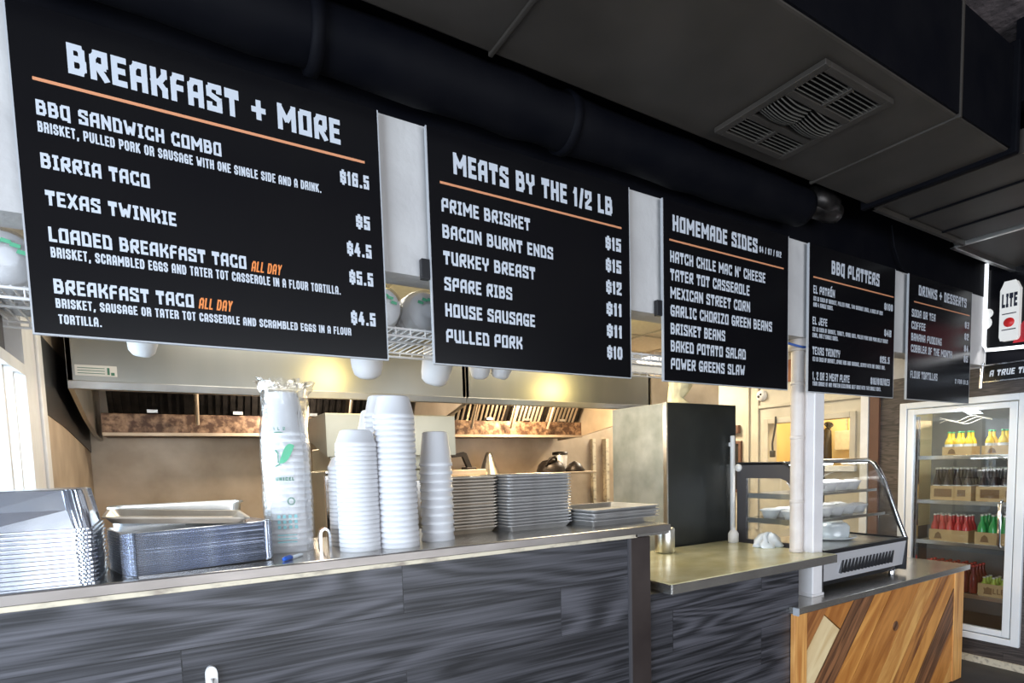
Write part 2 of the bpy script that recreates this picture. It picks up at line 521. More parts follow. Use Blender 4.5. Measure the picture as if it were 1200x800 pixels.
# ------------------------------------------------------------------ lettering
c_ = 0.22
G = {
    'A': (1, [[(0, 0), (0, 1 - c_), (c_ * 1.3, 1), (1, 1), (1, 0)], [(0, .40), (1, .40)]]),
    'B': (1, [[(0, 0), (0, 1), (.72, 1), (.92, .84), (.92, .62), (.78, .53)], [(0, .53), (.78, .53), (1, .38), (1, .18), (.76, 0), (0, 0)]]),
    'C': (1, [[(1, .80), (1, 1), (c_ * 1.3, 1), (0, 1 - c_), (0, c_), (c_ * 1.3, 0), (1, 0), (1, .20)]]),
    'D': (1, [[(0, 0), (0, 1), (.70, 1), (1, .78), (1, 0), (0, 0)]]),
    'E': (.86, [[(1, 1), (0, 1), (0, 0), (1, 0)], [(0, .52), (.85, .52)]]),
    'F': (.86, [[(1, 1), (c_ * 1.3, 1), (0, 1 - c_), (0, 0)], [(0, .5), (.85, .5)]]),
    'G': (1, [[(1, .82), (1, 1), (c_ * 1.3, 1), (0, 1 - c_), (0, c_), (c_ * 1.3, 0), (1, 0), (1, .42), (.6, .42)]]),
    'H': (1, [[(0, 0), (0, 1)], [(1, 0), (1, 1)], [(0, .5), (1, .5)]]),
    'I': (.62, [[(.5, 0), (.5, 1)], [(0, 0), (1, 0)], [(0, 1), (1, 1)]]),
    'J': (.9, [[(1, 1), (1, c_), (1 - c_ * 1.3, 0), (0, 0), (0, .3)]]),
    'K': (1, [[(0, 0), (0, 1)], [(0, .48), (.55, .54), (1, .85), (1, 1)], [(.5, .52), (1, .22), (1, 0)]]),
    'L': (.84, [[(0, 1), (0, 0), (1, 0)]]),
    'M': (1.35, [[(0, 0), (0, 1), (.5, .35), (1, 1), (1, 0)]]),
    'N': (1.05, [[(0, 0), (0, 1), (1, .05), (1, 1)], [(1, 0), (1, .2)]]),
    'O': (1, [[(0, 0), (0, 1 - c_ * .6), (.2, 1), (1, 1), (1, 0), (0, 0)]]),
    'P': (1, [[(0, 0), (0, 1 - c_), (c_ * 1.3, 1), (1, 1), (1, .42), (0, .42)]]),
    'Q': (1, [[(.2, 0), (0, .15), (0, 1 - c_ * .6), (.2, 1), (1, 1), (1, -.12)], [(1, 0), (.2, 0)]]),
    'R': (1, [[(0, 0), (0, 1 - c_), (c_ * 1.3, 1), (1, 1), (1, .58), (.85, .46), (0, .46)], [(.35, .46), (.95, .04), (1, 0)]]),
    'S': (1, [[(1, .84), (1, 1), (.2, 1), (0, .86), (0, .64), (1, .42), (1, 0), (0, 0), (0, .16)]]),
    'T': (.95, [[(0, 1), (1, 1)], [(.5, 1), (.5, 0)], [(0, 1), (0, .82)], [(1, 1), (1, .82)]]),
    'U': (1, [[(0, 1), (0, c_), (c_ * 1.2, 0), (1, 0), (1, 1)]]),
    'V': (1, [[(0, 1), (.5, 0), (1, 1)]]),
    'W': (1.35, [[(0, 1), (.22, 0), (.5, .62), (.78, 0), (1, 1)]]),
    'X': (1, [[(0, 0), (1, 1)], [(0, 1), (1, 0)]]),
    'Y': (1, [[(0, 1), (0, .62), (.5, .42), (1, .62), (1, 1)], [(.5, .42), (.5, 0)]]),
    'Z': (.95, [[(0, 1), (1, 1), (0, 0), (1, 0)]]),
    '0': (.95, [[(0, .2), (0, .8), (.25, 1), (.75, 1), (1, .8), (1, .2), (.75, 0), (.25, 0), (0, .2)]]),
    '1': (.55, [[(0, .8), (.6, 1), (.6, 0)]]),
    '2': (.9, [[(0, .72), (0, 1), (1, 1), (1, .6), (0, .2), (0, 0), (1, 0)]]),
    '3': (.9, [[(0, 1), (1, 1), (1, 0), (0, 0)], [(.2, .5), (1, .5)]]),
    '4': (.95, [[(.62, 1), (0, .3), (1, .3)], [(.78, .62), (.78, 0)]]),
    '5': (.9, [[(1, 1), (0, 1), (0, .58), (1, .58), (1, 0), (0, 0), (0, .2)]]),
    '6': (.95, [[(1, .84), (1, 1), (.25, 1), (0, .8), (0, 0), (1, 0), (1, .52), (0, .52)]]),
    '7': (.85, [[(0, 1), (1, 1), (.4, 0)]]),
    '8': (.95, [[(0, 0), (0, 1), (1, 1), (1, 0), (0, 0)], [(0, .52), (1, .52)]]),
    '9': (.95, [[(1, .48), (0, .48), (0, 1), (1, 1), (1, 0), (0, 0)]]),
    '$': (.95, [[(1, .74), (1, .88), (0, .88), (0, .56), (1, .44), (1, .12), (0, .12), (0, .26)], [(.5, 1.06), (.5, .88)], [(.5, .12), (.5, -.06)]]),
    '+': (1, [[(0, .5), (1, .5)], [(.5, .16), (.5, .84)]]),
    '/': (.6, [[(0, -.05), (1, 1.05)]]),
    '.': (.12, [[(.5, 0), (.5, .02)]]),
    ',': (.2, [[(.6, .05), (.2, -.16)]]),
    "'": (.16, [[(.5, 1), (.4, .78)]]),
    '&': (1, [[(1, 0), (.1, .8), (.2, 1), (.7, 1), (.7, .75), (0, .3), (0, 0), (.6, 0), (1, .4)]]),
    '(': (.3, [[(1, 1.05), (0, .8), (0, .2), (1, -.05)]]),
    ')': (.3, [[(0, 1.05), (1, .8), (1, .2), (0, -.05)]]),
    '-': (.5, [[(0, .45), (1, .45)]]),
}
GP = {
    'A': (1, [[(0, 0), (0, .80), (.3, 1), (.7, 1), (1, .80), (1, 0)], [(0, .36), (1, .36)]]),
    'C': (1, [[(1, .74), (1, .82), (.7, 1), (.3, 1), (0, .82), (0, .18), (.3, 0), (.7, 0), (1, .18), (1, .26)]]),
    'D': (1, [[(0, 0), (0, 1), (.68, 1), (1, .78), (1, .22), (.68, 0), (0, 0)]]),
    'G': (1, [[(1, .74), (1, .82), (.7, 1), (.3, 1), (0, .82), (0, .18), (.3, 0), (1, 0), (1, .42), (.6, .42)]]),
    'I': (.01, [[(.5, 0), (.5, 1)]]),
    'K': (1, [[(0, 0), (0, 1)], [(0, .42), (1, 1)], [(.4, .60), (1, 0)]]),
    'O': (1, [[(0, .18), (0, .82), (.3, 1), (.7, 1), (1, .82), (1, .18), (.7, 0), (.3, 0), (0, .18)]]),
    'P': (1, [[(0, 0), (0, 1), (.75, 1), (1, .84), (1, .58), (.75, .42), (0, .42)]]),
    'R': (1, [[(0, 0), (0, 1), (.75, 1), (1, .84), (1, .62), (.75, .47), (0, .47)], [(.75, .47), (1, .30), (1, 0)]]),
    'S': (1, [[(1, .76), (1, .84), (.7, 1), (.3, 1), (0, .84), (0, .66), (1, .36), (1, .16), (.7, 0), (.3, 0), (0, .16), (0, .24)]]),
    'T': (.9, [[(0, 1), (1, 1)], [(.5, 1), (.5, 0)]]),
    'U': (1, [[(0, 1), (0, .18), (.3, 0), (.7, 0), (1, .18), (1, 1)]]),
    'F': (.86, [[(1, 1), (0, 1), (0, 0)], [(0, .5), (.85, .5)]]),
    'L': (.8, [[(0, 1), (0, 0), (1, 0)]]),
    'Y': (1, [[(0, 1), (.5, .45), (1, 1)], [(.5, .45), (.5, 0)]]),
}
ACC = {'Ó': 'O', 'É': 'E'}


def strokes(text, cap, th, wf, plain=False):
    """list of segments (p, q, half) in cap units laid left to right; returns segments, width"""
    x = 0.0
    segs = []
    for ch in text:
        if ch == ' ':
            x += 0.30 * wf / 0.62 + th * 0.5
            continue
        base = ACC.get(ch, ch)
        w, pls = GP[base] if plain and base in GP else G[base]
        cw = max(w * wf - th, 0.001) if base not in ".,'" else 0.06
        for pl in pls:
            P = [(x + th / 2 + px * cw, th / 2 + py * (1 - th)) for px, py in pl]
            for i in range(len(P) - 1):
                segs.append((P[i], P[i + 1], i > 0, i < len(P) - 2))
        if ch in ACC:
            segs.append(((x + cw * .55, 1.12), (x + cw * .55 + th * 1.3, 1.30), False, False))
        x += cw + th + 0.10 * wf / 0.62 + 0.02
    return segs, x - 0.10 * wf / 0.62 - 0.02


def lettering(name, text, u0, u1, v0, cap, m, parent, y, th=0.2, wf=0.62, plane='XZ', slant=0.0, plain=False):
    """flat printed letters; u along the board, v up, filling u0..u1 with baseline v0"""
    segs, wid = strokes(text, cap, th, wf, plain)
    sx = (u1 - u0) / wid
    mb = MB()
    k = 0
    for p, q, jp, jq in segs:
        a = Vector((p[0] * sx, p[1] * cap))
        b = Vector((q[0] * sx, q[1] * cap))
        hx = th / 2 * sx
        hz = th / 2 * cap
        d = b - a
        if d.length < 1e-9:
            continue
        d.normalize()
        # half thickness follows the stroke direction (narrow letters keep narrow stems)
        nrm = Vector((-d.y, d.x))
        h = 1.0 / math.sqrt((nrm.x / hx) ** 2 + (nrm.y / hz) ** 2)
        e = 1.0 / math.sqrt((d.x / hx) ** 2 + (d.y / hz) ** 2)
        straight = abs(d.x) < .02 or abs(d.y) < .02
        ea = e * (1.0 if straight or not jp else 0.4)
        eb = e * (1.0 if straight or not jq else 0.4)
        A, B = a - d * ea, b + d * eb
        c = [A - nrm * h, B - nrm * h, B + nrm * h, A + nrm * h]
        yy = 0.00002 * (k % 47)
        pts = []
        for w in c:
            uu, vv = u0 + w.x + slant * w.y, v0 + w.y
            if plane == 'XZ':
                pts.append((uu, y - yy, vv))
            elif plane == 'YZ':
                pts.append((y - yy, -uu, vv))
        mb.add(pts, [(0, 1, 2, 3)])
        k += 1
    return obj(name, mb, m, parent)


# ------------------------------------------------------------------ room shell
XE = 5.38          # right end wall
HB, HT = 2.345, 2.858
struct('floor', MB().box(-4, 8, -5, 6, -0.1, 0), 'floor_dark')
struct('ceiling', MB().box(-4, 8, -5, 2.12, 3.55, 3.65), 'ceiling_spray')
struct('ceiling_kitchen', MB().box(-0.6, 6.6, 2.12, 5.25, 2.78, 2.86), 'cream_tile')
grid = MB()
for gx in (0.0, 0.6, 1.2, 1.8, 2.4, 3.0, 3.6, 4.2, 4.8):
    grid.box(gx - 0.012, gx + 0.012, 2.15, 5.1, 2.772, 2.78)
for gy in (2.7, 3.3, 3.9, 4.5):
    grid.box(-0.4, 5.38, gy - 0.012, gy + 0.012, 2.773, 2.779)
struct('trim_1', grid, 'cream_paint')
struct('wall_header', MB().box(-0.44, XE, 1.99, 2.12, HB, HT), 'white_plaster')
struct('wall_soffit', MB().box(-0.62, XE, 1.985, 2.12, HT, 3.55), 'black_paint')
# left side of the kitchen
struct('wall_left', MB().box(-0.56, -0.44, 3.28, 5.2, 0, 2.78), 'stainless_dirty')
struct('wall_left_front', MB().box(-0.56, -0.44, 2.12, 3.28, 0, 1.2).box(-0.56, -0.44, 2.12, 3.28, 2.30, 2.78), 'white_plaster')
w1 = struct('window_1', MB().box(-0.52, -0.42, 2.12, 2.86, 2.05, 2.09).box(-0.52, -0.42, 2.86, 2.93, 1.2, 2.30).box(-0.52, -0.43, 2.12, 2.86, 2.26, 2.30), 'white_paint')
obj('window_sash', MB().box(-0.50, -0.44, 2.60, 2.63, 1.2, 2.05).box(-0.50, -0.44, 2.76, 2.785, 1.2, 2.05), 'white_paint', w1)
obj('window_pane', MB().box(-0.49, -0.485, 2.12, 2.86, 1.2, 2.05), 'window_glass', w1)
obj('transom_panel', MB().box(-0.50, -0.47, 2.12, 2.86, 2.09, 2.26), 'case_grey', w1)
struct('trim_2', MB().box(-0.56, -0.425, 2.95, 3.08, 1.2, 2.30), 'white_paint', bevel=0.006)
struct('trim_3', MB().box(-0.56, -0.43, 3.09, 3.17, 1.2, 2.30), 'post_white', bevel=0.006)
struct('trim_4', MB().box(-0.56, -0.42, 3.18, 3.28, 1.2, 2.30), 'white_paint', bevel=0.006)
# kitchen back wall
struct('wall_back_kitchen', MB().box(-0.6, 6.6, 5.1, 5.25, 0, 2.78), 'stainless_dirty')
struct('trim_9', MB().box(XE - .012, XE, 3.30, 3.95, 2.44, 2.66), 'brick_red')
struct('trim_5', MB().box(3.93, 3.97, 5.06, 5.1, 0.9, 1.93).box(4.10, 4.14, 5.04, 5.1, 0.9, 1.93), 'worn_edge')
# right end wall: dark planks (front), cream wall with window (kitchen)
FY0, FY1, FZ0, FZ1 = 1.695, 2.585, 0.19, 2.11
er = MB().box(XE, XE + .12, -5, FY0, 0, 2.33).box(XE, XE + .12, FY0, FY1, 0, FZ0).box(XE, XE + .12, FY0, FY1, FZ1, 2.33).box(XE, XE + .12, FY1, 2.76, 0, 2.33)
struct('wall_right', er, 'brown_plank_wall')
struct('wall_right_upper', MB().box(XE, XE + .12, -5, 1.98, 2.33, 3.55), 'black_paint')
struct('wall_right_header', MB().box(XE, XE + .12, 1.98, 2.76, 2.33, 2.86), 'white_plaster')
struct('trim_6', MB().box(XE - .03, XE + .12, 2.76, 2.84, 0, 2.78), 'red_wood')
WY0, WY1, WZ0, WZ1 = 3.02, 3.90, 1.58, 2.035
kr = MB().box(XE, XE + .12, 2.84, WY0, 0, 2.78).box(XE, XE + .12, WY1, 5.1, 0, 2.78).box(XE, XE + .12, WY0, WY1, 0, WZ0).box(XE, XE + .12, WY0, WY1, WZ1, 2.78)
struct('wall_right_kitchen', kr, 'cream_paint')
struct('trim_7', MB().box(XE - .035, XE, 2.85, 2.92, 0.9, 2.70), 'white_paint', bevel=0.004)
wn = struct('window_2', MB().box(XE - .025, XE + .13, WY0 - .05, WY0 + .004, WZ0 - .05, WZ1 + .05).box(XE - .025, XE + .13, WY1 - .004, WY1 + .05, WZ0 - .05, WZ1 + .05).box(XE - .025, XE + .13, WY0 + .004, WY1 - .004, WZ1 - .004, WZ1 + .05), 'cream_paint', bevel=0.004)
obj('window_sill', MB().box(XE - .05, XE + .13, WY0 - .06, WY1 + .06, WZ0 - .05, WZ0 + .004), 'white_paint', wn, 0.004)
struct('trim_8', MB().box(XE - .02, XE, 4.02, 4.06, 0.9, 2.70).box(XE - .02, XE, 4.14, 4.18, 0.9, 2.70).box(XE - .02, XE, 2.92, 4.02, 2.20, 2.23), 'cream_paint', bevel=0.004)
# the lit room behind that window
struct('wall_back_room', MB().box(XE + .95, XE + 1.05, 2.7, 4.3, 1.0, 2.8), 'amber_wall')
struct('wall_back_room_side', MB().box(XE + .12, XE + .95, 4.26, 4.32, 1.0, 2.8), 'amber_wall')
struct('wall_back_room_near', MB().box(XE + .12, XE + .95, 2.68, 2.74, 1.0, 2.8), 'amber_wall')
struct('floor_back_room', MB().box(XE + .12, XE + .95, 2.7, 4.3, 1.0, 1.05), 'amber_wall')
struct('ceiling_back_room', MB().box(XE + .12, XE + .95, 2.7, 4.3, 2.72, 2.78), 'amber_wall')
# baseboard of the end wall
struct('baseboard_right', MB().box(XE - .015, XE, -5, 2.76, 0.0, 0.055), 'worn_edge')
# dining room shell behind the camera, with window openings
struct('wall_left_dining', MB().box(-3.5, -3.35, -4.5, 2.1, 0, 0.35).box(-3.5, -3.35, -4.5, 2.1, 2.7, 3.55).box(-3.5, -3.35, 0.95, 2.1, 0.35, 2.7).box(-3.5, -3.35, -4.5, -2.2, 0.35, 2.7), 'white_plaster')
struct('wall_front_left', MB().box(-3.5, -0.56, 1.99, 2.12, 0, 3.55), 'white_plaster')
struct('wall_back_dining', MB().box(-3.5, 5.5, -4.6, -4.45, 0, 0.35).box(-3.5, 5.5, -4.6, -4.45, 2.7, 3.55).box(-3.5, -1.4, -4.6, -4.45, 0.35, 2.7).box(4.4, 5.5, -4.6, -4.45, 0.35, 2.7), 'white_plaster')
win = MB()
for yy in (-2.2, -1.15, -0.1, 0.95):
    win.box(-3.48, -3.38, yy - .04, yy + .04, 0.35, 2.7)
struct('window_3', win, 'case_grey')
win = MB()
for xx in (-1.4, 0.05, 1.5, 2.95, 4.4):
    win.box(xx - .04, xx + .04, -4.58, -4.48, 0.35, 2.7)
struct('window_4', win, 'case_grey')

# ------------------------------------------------------------------ ducts and ceiling pieces
dz = 3.0
d = thing('air_duct', (1.0, 1.43, dz), 'wide flat black air duct with a vent grille running above the menu boards', 'duct')
obj('duct_body', MB().box(-1.2, 3.22, 1.12, 1.74, dz, dz + .42), 'duct_paint', d, 0.01)
obj('side_cover', MB().box(-1.2, 3.22, 1.112, 1.12, dz + .006, dz + .42), 'black_paint', d)
for x in (-0.3, 0.965, 2.712):
    obj('duct_seam', MB().box(x - .008, x + .008, 1.106, 1.746, dz - .008, dz + .43), 'duct_paint', d, 0.004)
obj('duct_flange', MB().box(3.20, 3.235, 1.09, 1.77, dz - .02, dz + .45), 'black_paint', d, 0.006)
# grille in the duct bottom
vg = thing('vent_grille', (2.15, 1.42, dz - .02), 'dark louvred supply grille set into the underside of the wide air duct', 'vent')
gx0, gx1, gy0, gy1 = 1.93, 2.37, 1.19, 1.66
fr = MB()
fr.box(gx0, gx0 + .035, gy0, gy1, dz - .02, dz)
fr.box(gx1 - .035, gx1, gy0, gy1, dz - .02, dz)
for y in (gy0, 1.335, 1.50, gy1 - .03):
    fr.box(gx0 + .035, gx1 - .035, y, y + .03, dz - .02, dz)
fr.box(2.14, 2.16, gy0 + .03, 1.335, dz - .02, dz)
fr.box(2.14, 2.16, 1.53, gy1 - .03, dz - .02, dz)
obj('grille_frame', fr, 'duct_paint', vg, 0.003)
obj('grille_backing', MB().box(gx0 + .03, gx1 - .03, gy0 + .03, gy1 - .03, dz - .004, dz - .001), 'grease_black', vg)
for y0_, n_ in ((gy0 + .040, 6), (1.540, 5)):
    for xa, xb in ((gx0 + .037, 2.138), (2.162, gx1 - .037)):
        sl = MB()
        for i in range(n_):
            y = y0_ + i * .018
            sl.prism([(y, dz - .016), (y + .003, dz - .018), (y + .012, dz - .006), (y + .009, dz - .004)], 'X', xa, xb)
        obj('louvre_blades', sl, 'grille_paint', vg)
for xa, xb in ((gx0 + .037, 2.143), (2.157, gx1 - .037)):
    cv = MB()
    for i in range(9):
        y = 1.372 + i * .0135
        bulge = .016 * math.sin(PI * (i + .5) / 9)
        rings_ = []
        for k in range(9):
            u = k / 8
            x = xa + (xb - xa) * u
            zz = dz - .010 - bulge - .010 * math.sin(PI * u)
            yy = y + .010 * (u - .5)
            rings_.append([(x, yy, zz), (x, yy + .003, zz - .003), (x, yy + .010, zz + .008), (x, yy + .007, zz + .010)])
        cv.loft(rings_, True, True, True)
    obj('curved_blades', cv, 'grille_paint', vg)
# wrapped round duct above the boards
rd = thing('round_duct', (1.2, 1.84, 2.90), 'black wrapped round duct lying along the top of the menu boards', 'duct')
prof = [(0.0, -1.4), (.092, -1.4)]
x = -1.4
while x < 2.8:
    x += .12
    prof.append((.096 + random.uniform(-.006, .006), min(x, 2.8)))
prof += [(.088, 2.84), (.0, 2.85)]
obj('duct_wrap', MB().lathe([(r, h) for r, h in prof], (0, 1.872, 2.955), 28, axis='X'), 'black_paint', rd)
for x in (0.44, 1.345):
    fl = MB().lathe([(.09, x - .02), (.108, x - .016), (.108, x + .016), (.09, x + .02)], (0, 1.872, 2.955), 28, axis='X')
    obj('duct_collar', fl, 'black_paint', rd)
tb = MB()
for k in range(2):
    tb.lathe([(.02, 2.86), (.055, 2.87), (.06, 2.98 + .07 * k), (.05, 3.06 + .06 * k), (.0, 3.10 + .06 * k)], (0.0, 1.84 + .02 * k, 3.00 - .02 * k), 18, axis='X')
tag(obj('flexible_duct_end', tb, 'grease_black'), 'crumpled dark flexible duct end just right of the round duct', 'duct')
# lower ceiling panels at the right end
cp = thing('hanging_board', (4.0, 1.4, 3.02), 'brown-grey hanging ceiling panel with seams beyond the end of the wide duct', 'panel')
obj('panel_body', MB().box(3.30, 4.37, 0.6, 1.74, 3.02, 3.10), 'duct_paint', cp, 0.008)
obj('panel_seam', MB().box(3.66, 3.675, 0.6, 1.74, 3.012, 3.02).box(4.05, 4.065, 0.6, 1.74, 3.012, 3.02), 'black_paint', cp)
obj('panel_edge', MB().box(3.28, 3.30, 0.6, 1.76, 2.995, 3.10).box(3.28, 4.37, 1.74, 1.76, 2.995, 3.10), 'duct_paint', cp)
cp2 = thing('soffit_board', (4.9, 1.4, 3.02), 'pale-edged ceiling frame close to the lit drinks sign', 'panel')
obj('frame_board', MB().box(4.40, 5.36, 0.6, 1.80, 3.03, 3.10), 'duct_paint', cp2)
obj('frame_edge', MB().box(4.37, 4.40, 0.6, 1.83, 3.00, 3.10).box(4.37, 5.37, 1.80, 1.83, 3.00, 3.10), 'stainless', cp2, 0.003)
# square beam overhead at the top right and a sprinkler pipe
struct('beam', MB().box(3.24, 5.3, 0.75, 1.12, 3.2, 3.55), 'black_paint')
cab = [(3.90, 1.955, 3.10), (3.93, 1.955, 2.98), (3.99, 1.955, 2.90), (4.05, 1.955, 2.86), (4.12, 1.955, 2.85)]
tag(obj('hanging_cable', MB().tube(cab, .006, 8), 'black_paint'), 'thin grey cable hanging down the black soffit between two menu boards', 'cable')

# ------------------------------------------------------------------ menu boards
BY = 1.957
BZ0, BZ1 = 2.043, 2.846


def board(x0, label, lines, name='menu_board', bracket=False):
    t = thing(name, (x0 + .457, BY, BZ0), label, 'menu board')
    mb = MB().box(x0, x0 + .914, BY, BY + .012, BZ0, BZ1)
    obj('board_panel', mb, 'board_black', t)
    e = MB().box(x0 - .004, x0, BY, BY + .013, BZ0 - .004, BZ1).box(x0 + .914, x0 + .918, BY, BY + .013, BZ0 - .004, BZ1).box(x0, x0 + .914, BY, BY + .013, BZ0 - .004, BZ0)
    obj('board_edge', e, 'board_edge', t)
    if bracket:
        obj('mounting_bracket', MB().box(x0 - .035, x0 - .004, BY + .004, 1.985, bracket - .035, bracket + .035), 'black_plastic', t, 0.003)
    for xs_ in (.1, .76):
        obj('standoff', MB().box(x0 + xs_, x0 + xs_ + .06, BY + .013, 1.99, 2.45, 2.52), 'black_plastic', t)
    y = BY - .0008
    for ln in lines:
        nm, text, u0, u1, v, cap = ln[:6]
        kw = ln[6] if len(ln) > 6 else {}
        if nm == 'divider_line':
            obj(nm, MB().box(u0, u1, y - .0004, y, v - .004, v + .004), 'board_rule_ink', t)
            continue
        m = kw.pop('m', 'board_white_ink')
        lettering(nm, text, u0, u1, v, cap, m, t, y, **kw)
    return t


HK = dict(th=.21, wf=.60)
D = lambda: dict(th=.17, wf=.44, plain=True)
P = lambda: dict(th=.20, wf=.52)
I_ = lambda: dict(th=.195, wf=.60)
OR = lambda: dict(th=.15, wf=.42, m='board_orange_ink', slant=.16, plain=True)
b1 = [('heading', 'BREAKFAST + MORE', -.149, .530, 2.704, .075, dict(HK)),
      ('divider_line', '', -.222, .604, 2.669, 0),
      ('menu_line', 'BBQ SANDWICH COMBO', -.220, .189, 2.583, .037, I_()),
      ('description', 'BRISKET, PULLED PORK OR SAUSAGE WITH ONE SINGLE SIDE AND A DRINK.', -.220, .463, 2.542, .026, D()),
      ('price', '$16.5', .523, .615, 2.585, .043, P()),
      ('menu_line', 'BIRRIA TACO', -.220, .009, 2.455, .037, I_()),
      ('price', '$5', .567, .612, 2.456, .043, P()),
      ('menu_line', 'TEXAS TWINKIE', -.217, .065, 2.365, .037, I_()),
      ('price', '$4.5', .534, .613, 2.366, .043, P()),
      ('menu_line', 'LOADED BREAKFAST TACO', -.217, .236, 2.275, .037, I_()),
      ('highlight', 'ALL DAY', .248, .330, 2.271, .031, OR()),
      ('description', 'BRISKET, SCRAMBLED EGGS AND TATER TOT CASSEROLE IN A FLOUR TORTILLA.', -.216, .507, 2.236, .026, D()),
      ('price', '$5.5', .537, .614, 2.276, .043, P()),
      ('menu_line', 'BREAKFAST TACO', -.216, .094, 2.146, .037, I_()),
      ('highlight', 'ALL DAY', .105, .189, 2.146, .031, OR()),
      ('description', 'BRISKET, SAUSAGE OR TATER TOT CASSEROLE AND SCRAMBLED EGGS IN A FLOUR', -.215, .534, 2.110, .024, D()),
      ('description', 'TORTILLA.', -.212, -.122, 2.070, .024, D()),
      ('price', '$4.5', .536, .616, 2.147, .043, P())]
board(-.262, 'large black menu board headed breakfast + more, first board from the left', b1)
b2 = [('heading', 'MEATS BY THE 1/2 LB', .920, 1.645, 2.708, .074, dict(HK)),
      ('divider_line', '', .866, 1.694, 2.668, 0)]
for tx, u1, v, pr in (('PRIME BRISKET', 1.234, 2.570, '$15'), ('BACON BURNT ENDS', 1.338, 2.480, '$15'), ('TURKEY BREAST', 1.252, 2.390, '$12'), ('SPARE RIBS', 1.146, 2.300, '$11'), ('HOUSE SAUSAGE', 1.246, 2.209, '$11'), ('PULLED PORK', 1.185, 2.119, '$10')):
    b2.append(('menu_line', tx, .869, u1, v, .047, I_()))
    b2.append(('price', pr, 1.606, 1.690, v - .003, .054, P()))
board(.824, 'black menu board headed meats by the 1/2 lb, second from the left', b2, bracket=2.365)
b3 = [('heading', 'HOMEMADE SIDES', 1.998, 2.597, 2.715, .071, dict(HK)),
      ('small_price', '$4 / $7 / $12', 2.612, 2.792, 2.724, .030, D()),
      ('divider_line', '', 1.977, 2.813, 2.672, 0)]
for tx, u1, v in (("HATCH CHILE MAC N' CHEESE", 2.66, 2.575), ('TATER TOT CASSEROLE', 2.535, 2.495), ('MEXICAN STREET CORN', 2.54, 2.415), ('GARLIC CHORIZO GREEN BEANS', 2.718, 2.335), ('BRISKET BEANS', 2.352, 2.254), ('BAKED POTATO SALAD', 2.507, 2.176), ('POWER GREENS SLAW', 2.50, 2.096)):
    b3.append(('menu_line', tx, 1.981, u1, v, .051, I_()))
board(1.940, 'black menu board headed homemade sides, in the middle of the row', b3, bracket=2.365)
T = lambda: dict(th=.18, wf=.42, plain=True)
b4 = [('heading', 'BBQ PLATTERS', 3.255, 3.768, 2.711, .075, dict(HK)),
      ('divider_line', '', 3.080, 3.941, 2.670, 0),
      ('menu_line', 'EL PATRÓN', 3.082, 3.290, 2.582, .044, I_()),
      ('description', '1/2 LB EACH OF BRISKET, PULLED PORK, TWO SAUSAGE LINKS, A RACK OF RIBS', 3.083, 3.815, 2.543, .024, T()),
      ('description', 'AND 4 SINGLE SIDES.', 3.083, 3.276, 2.510, .024, T()),
      ('price', '$100', 3.832, 3.934, 2.580, .042, P()),
      ('menu_line', 'EL JEFE', 3.078, 3.218, 2.413, .042, I_()),
      ('description', '1/2 LB EACH OF BRISKET, TURKEY, SPARE RIBS, PULLED PORK AND PORK BELLY BURNT', 3.078, 3.882, 2.376, .024, T()),
      ('description', 'ENDS, AND 2 SINGLE SIDES.', 3.078, 3.331, 2.343, .024, T()),
      ('price', '$48', 3.838, 3.922, 2.419, .042, P()),
      ('menu_line', 'TEXAS TRINITY', 3.080, 3.352, 2.248, .044, I_()),
      ('description', '1/3 LB EACH OF BRISKET, SPARE RIBS AND SAUSAGE, SERVED WITH ONE SINGLE SIDE.', 3.081, 3.858, 2.212, .024, T()),
      ('price', '$25.5', 3.793, 3.908, 2.251, .042, P()),
      ('menu_line', '1, 2 OR 3 MEAT PLATE', 3.083, 3.455, 2.109, .044, I_()),
      ('description', 'YOUR CHOICE OF ANY PROTEIN (EXCLUDING BEEF RIBS) WITH TWO SINGLE SIDES.', 3.084, 3.812, 2.076, .024, T()),
      ('price', '$16/$18/$23', 3.689, 3.914, 2.114, .042, P())]
board(3.044, 'black menu board headed bbq platters, just right of the white pipe', b4)
b5 = [('heading', 'DRINKS + DESSERTS', 4.260, 4.962, 2.724, .066, dict(HK)),
      ('divider_line', '', 4.202, 5.019, 2.676, 0)]
for tx, u1, v in (('SODA OR TEA', 4.50, 2.578), ('COFFEE', 4.362, 2.500), ('BANANA PUDDING', 4.598, 2.424), ('COBBLER OF THE MONTH', 4.757, 2.350), ('FLOUR TORTILLAS', 4.551, 2.180)):
    b5.append(('menu_line', tx, 4.175, u1, v, .049, I_()))
for tx, v in (('$3', 2.580), ('$2', 2.497), ('$4', 2.412), ('$5', 2.338)):
    b5.append(('price', tx, 4.946, 5.014, v, .047, P()))
b5.append(('small_price', '2 FOR $1.5', 4.82, 5.026, 2.177, .032, D()))
board(4.135, 'black menu board headed drinks + desserts, last board beside the end wall', b5)

# ------------------------------------------------------------------ counters
ZL = 1.395
t = thing('service_counter', (.6, 1.95, 0), 'tall counter front clad in charcoal wood-grain laminate', 'counter')
obj('front_panel', MB().box(-.60, 1.667, 1.90, 1.93, 0, 1.347), 'charcoal_laminate', t)
obj('carcass', MB().box(-.42, 1.70, 1.93, 2.42, 0, 1.347), 'cabinet_black', t)
obj('end_post', MB().box(1.667, 1.782, 1.892, 2.42, 0, 1.347), 'trim_brown', t, 0.004)
obj('post_edge', MB().box(1.655, 1.668, 1.890, 1.901, 0, 1.347), 'case_grey', t)
t = thing('worktop', (.65, 2.2, 1.347), 'long worn stainless steel counter ledge carrying the stacked tubs and trays', 'counter top')
obj('top_slab', MB().box(-.60, 1.89, 1.88, 2.52, 1.362, ZL), 'counter_steel', t, 0.006)
obj('front_edge', MB().box(-.60, 1.892, 1.876, 1.882, 1.363, ZL - .003), 'edge_steel', t, 0.002)
